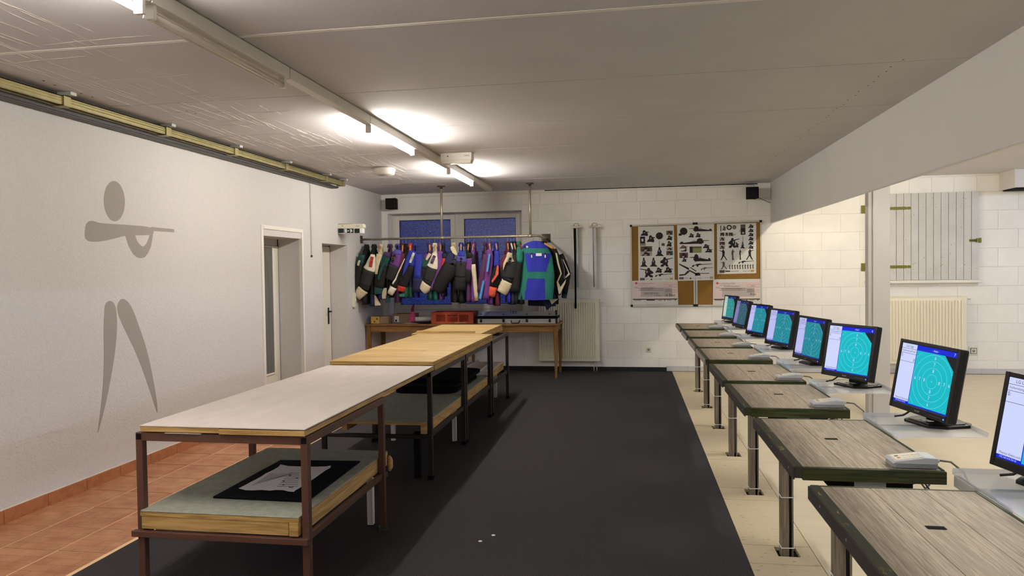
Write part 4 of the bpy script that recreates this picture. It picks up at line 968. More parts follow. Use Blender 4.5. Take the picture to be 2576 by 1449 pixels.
def cheque(co, PF, lab, ox, lines, amount):
    # ox maps the first cheque's coordinates
    L = [('rect', ox(75), 1010, ox(780), 1270, mCheq), ('rect', ox(200), 1100, ox(700), 1235, mCheqD), ('rect', ox(112), 1012, ox(148), 1038, mInkR), ('circ', ox(124), 1000, ox(136), 1012, mInkR),
         ('text', ox(165), 1018, ox(400), 1040, mInkG, 0, 'Kreissparkasse Soltau'), ('text', ox(165), 1052, ox(325), 1064, mInk, 0, 'Soltau Bispingen Munster'), ('text', ox(108), 1082, ox(158), 1104, mInkG, 0, 'DG'),
         ('rect', ox(572), 1040, ox(770), 1044, mInkO), ('rect', ox(572), 1086, ox(770), 1090, mInkO), ('rect', ox(572), 1040, ox(576), 1090, mInkO), ('rect', ox(766), 1040, ox(770), 1090, mInkO), ('rect', ox(622), 1040, ox(625), 1090, mInkO),
         ('text', ox(590), 1060, ox(606), 1078, mInkR, 0, '€'), ('text', ox(636), 1054, ox(720), 1080, mInkG, 0, amount), ('rect', ox(165), 1104, ox(560), 1106, mInkG), ('rect', ox(165), 1132, ox(560), 1134, mInkG), ('rect', ox(575), 1132, ox(770), 1134, mInkG), ('rect', ox(575), 1162, ox(770), 1164, mInkG),
         ('text', ox(590), 1110, ox(670), 1130, mInkB, 0, 'Soltau'), ('text', ox(590), 1140, ox(690), 1158, mInkB, 0, '18.06.2014'), ('rect', ox(75), 1272, ox(782), 1281, mInk), ('rect', ox(290), 1286, ox(425), 1298, mInk), ('rect', ox(570), 1286, ox(590), 1298, mInk), ('rect', ox(740), 1284, ox(760), 1296, mInk),
         ('rect', ox(90), 1290, ox(210), 1298, mInkG), ('rect', ox(480), 1290, ox(540), 1297, mInkG), ('rect', ox(620), 1288, ox(690), 1295, mInkG), ('text', ox(285), 1352, ox(575), 1362, mInkG, 0, 'Wir wollen, dass Sie den Betrag nutzen')]+lines
    poster('giant_cheque', co, L, PF, lab, cat='cheque', yoff=.004 if ox(0) else .004)
cheque([(65, 985), (785, 970), (795, 1368), (68, 1368)], P5, 'left oversized bank cheque, with handwriting across its middle', lambda x: x,
       [('text', 200, 1078, 420, 1102, mInkG, 0, 'Zweihundert'), ('text', 205, 1112, 390, 1134, mInkG, 0, 'Schneverdingen'), ('text', 245, 1160, 485, 1205, mInkG, 0, 'Jugendgruppe'), ('text', 415, 1205, 515, 1228, mInkG, 0, '1. Preis'), ('text', 585, 1185, 745, 1232, mInk, 0, 'i.A. Braun')], '200,-')
cheque([(340, 962), (1090, 955), (1092, 1366), (335, 1368)], P6, 'right oversized bank cheque, behind the farthest monitor', lambda x: 340+(x-65)*1.035,
       [('text', 510, 1060, 770, 1082, mInkG, 0, 'zweihundert'), ('text', 470, 1100, 800, 1124, mInkG, 0, 'SV Schneverdingen'), ('text', 930, 1180, 1020, 1210, mInk, 0, 'Braun')], '200,-')

# ================================================================== CLOTHES RAIL AND JACKETS
YR, ZR = 9.73, 1.968
e = empty('clothes_rail', (-2.5, YR, ZR))
m = MB(); m.tube([(XL+.006, YR, ZR), (-1.31, YR, ZR), (-1.27, YR, ZR), (-1.24, YR+.03, ZR), (-1.235, YR+.08, ZR), (-1.235, YB-.01, ZR)], .0165, mSteel, 14); m.build('bar', e)
for x in (-2.60, -1.352):
    m = MB(); m.tube([(x, YR, ZR+.01), (x, YR, ZC-.006)], .0165, mSteel, 14); m.build('ceiling_tube', e)
    m = MB(); m.lathe((x, YR, ZC-.012), [(.018, -.03), (.022, -.004), (.055, 0), (.055, .011)], mSteelD, 20); m.build('ceiling_flange', e)
    m = MB(); m.tube([(x-.035, YR, ZR), (x+.035, YR, ZR)], .022, mSteel, 14); m.build('tee_joint', e)
m = MB(); m.box(XL, XL+.012, YR-.04, YR+.04, ZR-.055, ZR+.055, mSteelD); m.build('wall_plate', e, bevel=.002)
m = MB(); m.box(-1.30, -1.17, YB-.012, YB, ZR-.065, ZR+.065, mSteelD); m.build('wall_plate', e, bevel=.002)
tag(e, 'grey steel pipe clothes rail hung from ceiling and walls', 'clothes rail')

CC = {k: mat('fabric_'+k, v, .8, var=.10, vs=25, bump=.35, bs=60) for k, v in dict(black=(13, 12, 12), char=(35, 34, 33), cream=(206, 194, 160), white=(222, 214, 192), red=(190, 52, 36), coral=(216, 88, 60), blue=(40, 48, 150), royal=(38, 44, 160), navy=(24, 28, 62),
      teal=(30, 112, 96), dteal=(18, 66, 62), green=(30, 86, 60), purple=(100, 52, 122), violet=(78, 70, 150), plum=(74, 40, 76), maroon=(92, 26, 44), lblue=(74, 140, 202), brown=(60, 46, 44), grey=(110, 112, 124)).items()}
mHangB = mBlack
HM = {'wood': mHangW, 'black': mBlack, 'white': mWhitePl, 'red': mat('red_hanger', (150, 40, 28), .4)}
def hanger(x, a, kind, lab, y=YR, z0=ZR):
    d = Vector((math.sin(a), -math.cos(a), 0)); n_ = Vector((math.cos(a), math.sin(a), 0)); top = Vector((x, y, z0))
    e = empty('coat_hanger', top); m = MB(); h = Vector((x, y, z0-.085))
    path = []
    for k in range(9):
        t = R(-30+k*30); path.append(top+d*0+n_*0+Vector((0, 0, 0))+ (d*math.cos(t)*.021) + Vector((0, 0, math.sin(t)*.021)))
    path = path[::-1]; path = path + []
    m.tube(path[::-1]+[top+Vector((0, 0, -.03)), h], .0022, mBuckle, 6); m.build('hook', e)
    m = MB(); pts = []
    for k in range(-6, 7):
        u = k/6; pts.append(h + d*(.205*u) + Vector((0, 0, -.01-.085*abs(u)**1.25)) )
    m.tube(pts, [.008+.007*(1-abs(k)/6) for k in range(-6, 7)], HM[kind], 8, flat=1.5); m.build('shoulder_bar', e)
    return tag(e, lab, 'hanger', 'coat hangers on the clothes rail')
def jacket(px, a, kind, body, lab, slv, hem, hlab, yoke=None, lower=None, y=YR, dpt=.235, far=None, extras=(), tilt=0., pyy=602):
    """px: hook position on the rail; slv: list of (x, y, radius, colour) down the near sleeve"""
    a = R(a); base = aty(px, pyy, y); x = base.x; d = Vector((math.sin(a), -math.cos(a), 0)); n_ = Vector((math.cos(a), math.sin(a), 0))
    hanger(x, a, kind, hlab, y)
    zt = ZR-.10; zh = aty(px, hem, y-.05).z; o_ = Vector((x, y, 0))
    e = empty('shooting_jacket', (x, y, zt)); rings = []; rj = random.Random(int(px*7)); H = zt-zh; N = 26
    prof = [(0, .055, .028), (.03, .085, .035), (.07, .15, .042), (.13, .205, .05), (.25, .215, .055), (.42, .212, .054), (.6, .215, .056), (.8, .228, .062), (.93, .236, .066), (1, .238, .066)]
    for t, w_, th in prof:
        z = zt-t*H; rg = []
        for k in range(N):
            an = 2*PI*k/N; cu, sn = math.cos(an), math.sin(an)
            fu = math.copysign(abs(cu)**.7, cu)*w_; fn = math.copysign(abs(sn)**.8, sn)*th*.68*(1+.16*math.sin(5*an+px)*t)
            rg.append(o_+d*(fu+tilt*t)+n_*fn+Vector((0, 0, z)))
        rings.append(rg)
    yk = CC[yoke or body]; lo = CC[lower or body]; bm_ = CC[body]
    zy = zt-.17*H-.05; zl_ = zh+.25*H
    m = MB(); m.loft(rings, bm_, mf=lambda c: yk if c.z > zy else lo if c.z < zl_ else bm_); bd = m.build('body', e)
    m = MB()
    for k in range(12): pass
    rg = [[o_+d*(.06+s_)*math.cos(2*PI*k/14)+n_*(.036+s_)*math.sin(2*PI*k/14)+Vector((0, 0, zt+h_)) for k in range(14)] for s_, h_ in ((.005, -.025), (.004, .0), (-.006, .028))]
    m.loft(rg, yk, cap=False); m.build('collar', e)
    # near sleeve through measured points
    pts = [aty(q[0], q[1], y-dpt+.0*i) for i, q in enumerate(slv)]
    segs = []
    for i in range(len(pts)-1):
        c = slv[i][3]
        if segs and segs[-1][0] == c: segs[-1][1].append(i+1)
        else: segs.append([c, [i, i+1]])
    # refine
    def sub(i0, i1, mt, nm, par, grow=1.0):
        P_ = [pts[k] for k in range(i0, i1+1)]; r_ = [slv[k][2]*.0056*grow for k in range(i0, i1+1)]
        Q = []; rq = []
        for k in range(len(P_)-1):
            for s_ in range(3): t = s_/3; Q.append(P_[k].lerp(P_[k+1], t)); rq.append(r_[k]*(1-t)+r_[k+1]*t)
        Q.append(P_[-1]); rq.append(r_[-1])
        mm = MB(); rgs = []
        for k, p in enumerate(Q):
            t = (Q[min(k+1, len(Q)-1)]-Q[max(k-1, 0)]).normalized(); u = t.cross(Vector((0, 1, 0))).normalized(); v = t.cross(u)
            rgs.append([p+u*rq[k]*math.cos(2*PI*j/16)*(1+.05*math.sin(3*k+j))+v*rq[k]*.62*math.sin(2*PI*j/16) for j in range(16)])
        mm.loft(rgs, mt); return mm.build(nm, par)
    root = None
    for i, (c, idx) in enumerate(segs):
        nm = 'sleeve' if i == 0 else ('cuff' if i == len(segs)-1 and len(segs) > 1 else 'elbow_panel')
        ob = sub(idx[0], idx[-1], CC[c], nm, e if i == 0 else root, 1.0+.02*i)
        if i == 0: root = ob
    # far sleeve
    fc = CC[far or body]; s0 = o_+d*(-.20)+Vector((0, 0, zt-.10)); m = MB()
    m.tube([s0, s0+d*(-.06)+Vector((0, 0, -.12)), s0+d*(-.07)+n_*(.005)+Vector((0, 0, -.30)), s0+d*(-.04)+n_*(.01)+Vector((0, 0, -.50))], [.045, .05, .048, .042], fc, 12, flat=.8); m.build('sleeve', e)
    for ex_ in extras:
        kd = ex_[0]
        if kd == 'strap':   # (x0,y0,x1,y1,width px,colour)
            _, x0, y0_, x1, y1, w_, c = ex_; A, B = aty(x0, y0_, y-dpt-.055), aty(x1, y1, y-dpt-.055); t = (B-A).normalized(); u = t.cross(Vector((0, 1, 0))).normalized()*w_*.0028
            mm = MB(); f_ = Vector((0, .012, 0)); V = [A-u, A+u, B+u, B-u]; V += [v+f_ for v in V]
            mm.add(V, [(0, 1, 2, 3), (4, 7, 6, 5), (0, 4, 5, 1), (1, 5, 6, 2), (2, 6, 7, 3), (3, 7, 4, 0)], CC[c]); so = mm.build('strap', root, bevel=.003)
            mm = MB(); C_ = A.lerp(B, .5); sz = w_*.0034
            mm.tube([C_+Vector((-sz, -.006, -sz*.7)), C_+Vector((sz, -.006, -sz*.7)), C_+Vector((sz, -.006, sz*.7)), C_+Vector((-sz, -.006, sz*.7)), C_+Vector((-sz, -.006, -sz*.7))], .0025, mBuckle, 5); mm.build('buckle', root)
        elif kd == 'panel':  # polygon px, colour, depth
            _, P_, c, dd = ex_; Q = [aty(u, v, y-dd) for u, v in P_]; n2 = len(Q); V = Q+[v+Vector((0, .014, 0)) for v in Q]
            mm = MB(); mm.add(V, [tuple(range(n2)), tuple(range(2*n2-1, n2-1, -1))]+[(i, i+n2, (i+1) % n2+n2, (i+1) % n2) for i in range(n2)], CC[c]); mm.build('panel', e, bevel=.003)
    return tag(e, lab, 'jacket', 'shooting jackets on the clothes rail')
def S(*l): return list(l)
jacket(922, 8, 'black', 'black', 'leftmost shooting jacket on the rail, black with dark teal shoulder', S((911, 640, 8, 'dteal'), (904, 665, 9, 'black'), (899, 695, 10, 'black'), (893, 735, 9, 'black'), (892, 748, 8, 'black')), 765, 'black hanger of the leftmost jacket', extras=(('strap', 904, 655, 900, 668, 5, 'white'),))
jacket(941, 10, 'black', 'black', 'jacket with white shoulder, orange red strap and big cream cuff', S((938, 640, 5, 'white'), (936, 655, 11, 'white'), (932, 672, 15, 'white'), (928, 680, 16, 'char'), (921, 706, 15, 'char'), (917, 718, 14, 'black'), (914, 727, 14, 'cream'), (906, 736, 13, 'cream'), (897, 746, 11, 'cream')), 769, 'black hanger of the white and red strapped jacket', lower='navy',
       extras=(('strap', 936, 646, 931, 672, 8, 'red'), ('panel', [(932, 732), (946, 745), (958, 768), (934, 770)], 'cream', .20)))
jacket(958, 14, 'wood', 'navy', 'cream shouldered navy jacket on a wooden hanger near the left end', S((955, 640, 8, 'cream'), (951, 656, 8, 'cream'), (949, 678, 7, 'cream'), (951, 690, 8, 'black'), (950, 720, 8, 'black')), 752, 'wooden hanger of the cream shouldered jacket', yoke='cream', extras=(('panel', [(954, 726), (972, 724), (972, 751), (955, 753)], 'cream', .2),))
jacket(981, 16, 'black', 'black', 'jacket with plum shoulder and long dark teal sleeve', S((975, 635, 7, 'plum'), (972, 645, 10, 'dteal'), (964, 670, 11, 'black'), (958, 700, 12, 'black'), (953, 724, 11, 'dteal'), (951, 733, 10, 'dteal'), (952, 740, 9, 'cream')), 748, 'black hanger of the plum and teal jacket', yoke='plum', extras=(('panel', [(971, 645), (975, 648), (961, 680), (953, 704), (949, 702), (957, 672)], 'dteal', .30),))
jacket(1000, 16, 'black', 'purple', 'jacket with violet shoulders and a charcoal elbow, no visible hanger', S((1001, 628, 8, 'violet'), (999, 640, 13, 'purple'), (996, 658, 13, 'purple'), (992, 668, 14, 'char'), (985, 690, 13, 'char'), (979, 703, 11, 'char')), 760, 'hidden hanger of the violet shouldered jacket', yoke='violet', lower='plum', extras=(('strap', 993, 640, 986, 660, 6, 'black'), ('panel', [(971, 742), (982, 745), (981, 760), (970, 762)], 'dteal', .22)))
jacket(1013, 16, 'wood', 'maroon', 'maroon jacket with a white stripe and white cuff', S((1015, 638, 6, 'maroon'), (1011, 658, 7, 'maroon'), (1005, 682, 7, 'black'), (998, 705, 7, 'black'), (990, 722, 9, 'white'), (981, 740, 7, 'white')), 750, 'wooden hanger of the maroon jacket', extras=(('panel', [(1017, 650), (1019, 651), (1001, 690), (996, 704), (988, 716), (986, 712), (994, 700), (999, 688)], 'white', .30),))
jacket(1021, 14, 'black', 'black', 'plain black jacket squeezed between the maroon and the blue one', S((1024, 640, 7, 'black'), (1020, 665, 8, 'black'), (1014, 700, 8, 'black'), (1008, 725, 7, 'green')), 748, 'black hanger next to the maroon jacket', lower='green')
jacket(1031, 18, 'wood', 'navy', 'blue and black jacket with red collar, white strap and red cuff', S((1036, 630, 7, 'blue'), (1034, 648, 12, 'blue'), (1029, 668, 13, 'black'), (1024, 690, 14, 'black'), (1015, 708, 13, 'black'), (1011, 720, 11, 'red'), (1008, 733, 8, 'red')), 748, 'wooden hanger of the red collared jacket', yoke='red', lower='green',
       extras=(('strap', 1041, 636, 1031, 661, 6, 'white'), ('panel', [(1026, 640), (1034, 642), (1022, 680), (1012, 695), (1016, 672)], 'blue', .31), ('panel', [(1004, 740), (1018, 738), (1018, 746), (1005, 747)], 'teal', .26)))
jacket(1044, 18, 'black', 'blue', 'all blue jacket left of the wide gap on the rail', S((1052, 640, 9, 'blue'), (1053, 670, 11, 'blue'), (1052, 700, 13, 'navy'), (1050, 735, 14, 'navy')), 748, 'hidden hanger of the all blue jacket')
jacket(1080.5, 16, 'wood', 'plum', 'plum and teal jacket at the left of the middle cluster', S((1078, 640, 7, 'purple'), (1072, 652, 8, 'dteal'), (1066, 675, 9, 'black'), (1058, 700, 9, 'black'), (1053, 712, 8, 'black')), 754, 'wooden hanger of the plum and teal jacket', lower='dteal')
jacket(1093.6, 16, 'wood', 'teal', 'white shouldered jacket with purple strap and large cream cuff', S((1093, 636, 5, 'white'), (1093, 652, 11, 'white'), (1090, 668, 14, 'white'), (1087, 674, 15, 'char'), (1081, 698, 15, 'char'), (1078, 706, 14, 'black'), (1075, 714, 14, 'cream'), (1068, 724, 14, 'cream'), (1061, 730, 12, 'cream')), 754, 'wooden hanger of the jacket with the large cream cuff', yoke='white',
       extras=(('strap', 1093, 643, 1085, 663, 7, 'plum'), ('panel', [(1078, 636), (1085, 640), (1074, 655), (1070, 652)], 'cream', .28)))
jacket(1107.5, 16, 'wood', 'purple', 'purple jacket with a long plain purple sleeve', S((1107, 632, 6, 'purple'), (1106, 655, 7, 'purple'), (1105, 680, 7, 'purple'), (1101, 695, 8, 'purple'), (1091, 715, 9, 'purple'), (1084, 728, 7, 'purple')), 753, 'wooden hanger of the plain purple jacket')
jacket(1114, 10, 'black', 'navy', 'navy and red jacket behind the plain purple one', S((1117, 638, 7, 'navy'), (1119, 650, 6, 'red'), (1116, 662, 5, 'red'), (1113, 680, 6, 'black')), 745, 'dark hanger of the navy and red jacket')
jacket(1141, 18, 'wood', 'black', 'large black jacket with cream collar and navy leather shoulder', S((1136, 636, 9, 'navy'), (1131, 652, 12, 'navy'), (1134, 664, 17, 'black'), (1126, 685, 20, 'black'), (1112, 706, 18, 'black'), (1104, 722, 17, 'black'), (1099, 733, 14, 'black')), 760, 'wooden hanger of the cream collared jacket', yoke='cream', far='black', extras=(('strap', 1141, 650, 1144, 668, 5, 'black'), ('panel', [(1132, 622), (1141, 618), (1148, 632), (1151, 642), (1144, 641), (1138, 636)], 'cream', .27)))
jacket(1160, 12, 'wood', 'black', 'black and charcoal jacket with blue shoulders in the middle cluster', S((1163, 632, 8, 'blue'), (1161, 645, 12, 'violet'), (1160, 660, 14, 'char'), (1159, 685, 14, 'char'), (1158, 697, 13, 'black'), (1157, 730, 14, 'black')), 762, 'wooden hanger of the blue shouldered jacket', yoke='blue', extras=(('strap', 1160, 648, 1159, 668, 6, 'black'), ('panel', [(1168, 632), (1173, 640), (1173, 655), (1168, 645)], 'green', .26)))
jacket(1178.6, 10, 'wood', 'plum', 'plum jacket with purple trim right of the blue shouldered one', S((1181, 636, 7, 'black'), (1180, 650, 8, 'purple'), (1182, 664, 8, 'purple'), (1178, 680, 8, 'black'), (1177, 712, 6, 'black')), 760, 'wooden hanger of the plum jacket', yoke='black')
jacket(1191.6, 8, 'wood', 'purple', 'purple jacket with a narrow cream strip, right end of the middle cluster', S((1191, 640, 5, 'black'), (1190, 665, 6, 'cream'), (1194, 700, 5, 'cream'), (1199, 757, 5, 'cream')), 760, 'curved wooden hanger at the right end of the middle cluster', extras=())
jacket(1222, 14, 'black', 'plum', 'dark plum jacket left of the purple one with light blue strips', S((1222, 640, 6, 'plum'), (1217, 670, 7, 'plum'), (1212, 705, 8, 'plum'), (1208, 735, 8, 'plum')), 740, 'hidden hanger of the dark plum jacket')
jacket(1231, 14, 'wood', 'purple', 'purple jacket with light blue strips on the sleeve', S((1231, 628, 6, 'purple'), (1232, 645, 9, 'purple'), (1230, 672, 9, 'purple'), (1228, 695, 8, 'purple'), (1222, 725, 11, 'purple'), (1218, 752, 14, 'purple')), 765, 'wooden hanger of the light blue striped jacket',
       extras=(('panel', [(1229, 638), (1234, 639), (1228, 684), (1223, 684)], 'lblue', .31), ('panel', [(1214, 706), (1219, 706), (1210, 753), (1204, 751)], 'lblue', .33)))
jacket(1247.5, 14, 'wood', 'black', 'black jacket with blue shoulder, coral forearm and coral cuff', S((1251, 632, 6, 'blue'), (1250, 650, 7, 'blue'), (1250, 672, 8, 'black'), (1249, 690, 12, 'black'), (1246, 705, 13, 'black'), (1241, 722, 10, 'coral'), (1236, 746, 9, 'coral')), 768, 'wooden hanger of the coral cuffed jacket', yoke='blue', lower='maroon', extras=(('panel', [(1250, 668), (1254, 668), (1254, 690), (1244, 704), (1238, 712), (1236, 706), (1246, 692)], 'coral', .33),))
jacket(1277, 12, 'wood', 'maroon', 'dark maroon jacket mostly hidden behind the cream cuffed one', S((1273, 642, 6, 'maroon'), (1268, 655, 7, 'maroon'), (1264, 675, 7, 'black'), (1262, 700, 7, 'black')), 760, 'wooden hanger of the hidden maroon jacket', lower='royal')
jacket(1285, 16, 'white', 'navy', 'cream and charcoal jacket with a rounded elbow and cream cuff', S((1283, 636, 6, 'cream'), (1281, 648, 9, 'cream'), (1283, 660, 14, 'char'), (1281, 685, 17, 'char'), (1280, 700, 16, 'black'), (1277, 708, 14, 'cream'), (1270, 722, 14, 'cream'), (1262, 737, 12, 'cream')), 765, 'white plastic hanger near the right cluster', extras=(('strap', 1284, 648, 1281, 668, 6, 'black'), ('panel', [(1279, 634), (1284, 636), (1271, 665), (1265, 680), (1266, 662)], 'cream', .33)))
jacket(1293, 14, 'wood', 'black', 'black jacket right behind the cream cuffed one', S((1296, 640, 7, 'black'), (1297, 665, 9, 'black'), (1297, 700, 10, 'black'), (1292, 735, 10, 'black')), 762, 'wooden hanger beside the white hanger')
jacket(1304, 20, 'red', 'black', 'black jacket with teal shoulder on a red hanger', S((1308, 630, 7, 'teal'), (1307, 645, 9, 'teal'), (1306, 660, 8, 'black'), (1300, 700, 10, 'black'), (1295, 735, 10, 'black')), 764, 'red hanger of the teal shouldered jacket', yoke='teal')
# right group
def big_jacket():
    """blue and teal jacket seen from the back"""
    y = YR-.16; e = empty('shooting_jacket', (-1.33, y, 1.9)); hanger(-1.31, R(90-8), 'wood', 'wooden hanger of the blue and teal jacket facing the room', YR)
    rows = [(606, 1340, 1357), (610, 1328, 1363), (615, 1317, 1370), (622, 1313.5, 1378), (636, 1309, 1385.5), (645, 1307.5, 1389), (660, 1306, 1391), (690, 1304, 1395), (720, 1301, 1394), (745, 1298.5, 1391.5), (753, 1298, 1390.5)]
    def lerp_row(yv):
        for i in range(len(rows)-1):
            if rows[i][0] <= yv <= rows[i+1][0]:
                t = (yv-rows[i][0])/(rows[i+1][0]-rows[i][0]); return rows[i][1]*(1-t)+rows[i+1][1]*t, rows[i][2]*(1-t)+rows[i+1][2]*t
        return rows[-1][1:]
    mB, mT = CC['royal'], CC['teal']; NX, NY = 60, 70
    def colour(u, v):   # u,v pixel coordinates on the back
        if v < 624+0: return mB
        if v < 637: return mT
        if v < 684: l = 1321.5+(v-637)*.155; r_ = 1388-(v-637)*.27 if v > 645 else 1387; return mB if l < u < r_ else mT
        if v < 701: return mT
        l = 1328.5-(v-701)*.15; r_ = 1372+(v-701)*.02
        return mB if l < u < r_ else mT
    V = []; F = []; mi = []; m = MB()
    for side in (0, 1):
        for j in range(NY+1):
            vy = 606+(753-606)*j/NY; l, r_ = lerp_row(vy)
            for i in range(NX+1):
                s_ = i/NX; ux = l+(r_-l)*s_; bul = math.sqrt(max(0, 1-(2*s_-1)**2)); th = .075*min(1, (vy-603)/25)
                p = aty(ux, vy+(1.5*math.sin(s_*PI) if j == NY else 0), y); dz = -th*bul if side == 0 else th*bul
                V.append((p.x, p.y+dz-.004*math.sin(s_*17+vy*.05)*bul, p.z))
    W_ = NX+1
    for side in (0, 1):
        for j in range(NY):
            for i in range(NX):
                a = side*W_*(NY+1)+j*W_+i; vy = 606+(753-606)*(j+.5)/NY; l, r_ = lerp_row(vy); ux = l+(r_-l)*(i+.5)/NX
                f_ = [a, a+1, a+1+W_, a+W_]
                m2 = colour(ux, vy) if side == 0 else CC['navy']; F.append((f_, m2))
    m.v = [Vector(v) for v in V]
    for f_, m2 in F: m.f.append(f_); m.mi.append(m._m(m2)); m.sm.append(True)
    m.build('body', e)
    m = MB(); p0 = y-.082
    for (pts_, mt_) in (([(1300, 621), (1312, 622), (1310, 640), (1306, 657), (1297, 648), (1298, 632)], mT),):
        Q = [aty(u, v, y-.02) for u, v in pts_]; n2 = len(Q); V2 = Q+[v+Vector((0, .05, 0)) for v in Q]
        m.add(V2, [tuple(range(n2)), tuple(range(2*n2-1, n2-1, -1))]+[(i, i+n2, (i+1) % n2+n2, (i+1) % n2) for i in range(n2)], mt_)
    m.build('sleeve', e, bevel=.01)
    m = MB(); a, c = aty(1348, 637, y-.085), aty(1362.5, 644, y-.085); m.box(a.x, c.x, a.y, a.y+.004, c.z, a.z, mWhite); m.build('label_patch', e)
    m = MB()
    for u in (1337.5, 1371.5): a, c = aty(u-1.5, 641, y-.086), aty(u+1.5, 648, y-.086); m.box(a.x, c.x, a.y, a.y+.006, c.z, a.z, mWhite); a, c = aty(u-2, 636, y-.086), aty(u+2, 641, y-.086); m.box(a.x, c.x, a.y, a.y+.006, c.z, a.z, mBlack)
    m.build('strap_loop', e)
    m = MB()
    for u, mm in ((1320, mBlack), (1326, mWhite)): a = aty(u, 621, y-.05); m.lathe(a, [(.014, -.002), (.014, .004)], mm, 14, 'y')
    m.build('button_badge', e)
    tag(e, 'blue and teal shooting jacket hanging with its back to the room', 'jacket', 'shooting jackets on the clothes rail')
big_jacket()
jacket(1361, 60, 'wood', 'black', 'black jacket with cream piping right behind the blue and teal one', S((1392, 628, 8, 'black'), (1400, 650, 10, 'black'), (1407, 680, 11, 'black'), (1406, 712, 11, 'black'), (1402, 742, 8, 'brown')), 770, 'wooden hanger right beside the blue and teal jacket', y=YR+.10, dpt=.10, lower='navy', pyy=600,
       extras=(('panel', [(1397, 636), (1401, 637), (1406, 662), (1413, 688), (1404, 709), (1410, 722), (1424, 702), (1422, 712), (1410, 738), (1406, 741), (1400, 710), (1410, 688), (1402, 664)], 'cream', .20), ('panel', [(1362, 752), (1390, 750), (1408, 752), (1376, 781)], 'navy', .14), ('panel', [(1381, 753), (1404, 752), (1388, 766)], 'cream', .16)))
jacket(1366, 66, 'wood', 'black', 'rightmost black jacket with white piping, nearest the wall plate', S((1410, 640, 7, 'black'), (1419, 662, 8, 'black'), (1428, 688, 8, 'black'), (1424, 712, 8, 'black'), (1420, 740, 7, 'dteal'), (1419, 750, 6, 'dteal')), 765, 'wooden hanger nearest the right wall plate', y=YR+.24, dpt=.16, pyy=599,
       extras=(('panel', [(1415, 652), (1417, 652), (1431, 684), (1434, 690), (1423, 700), (1421, 698), (1430, 687)], 'white', .24), ('panel', [(1410, 650), (1413, 650), (1420, 675), (1422, 702), (1419, 704), (1416, 678)], 'grey', .23)))

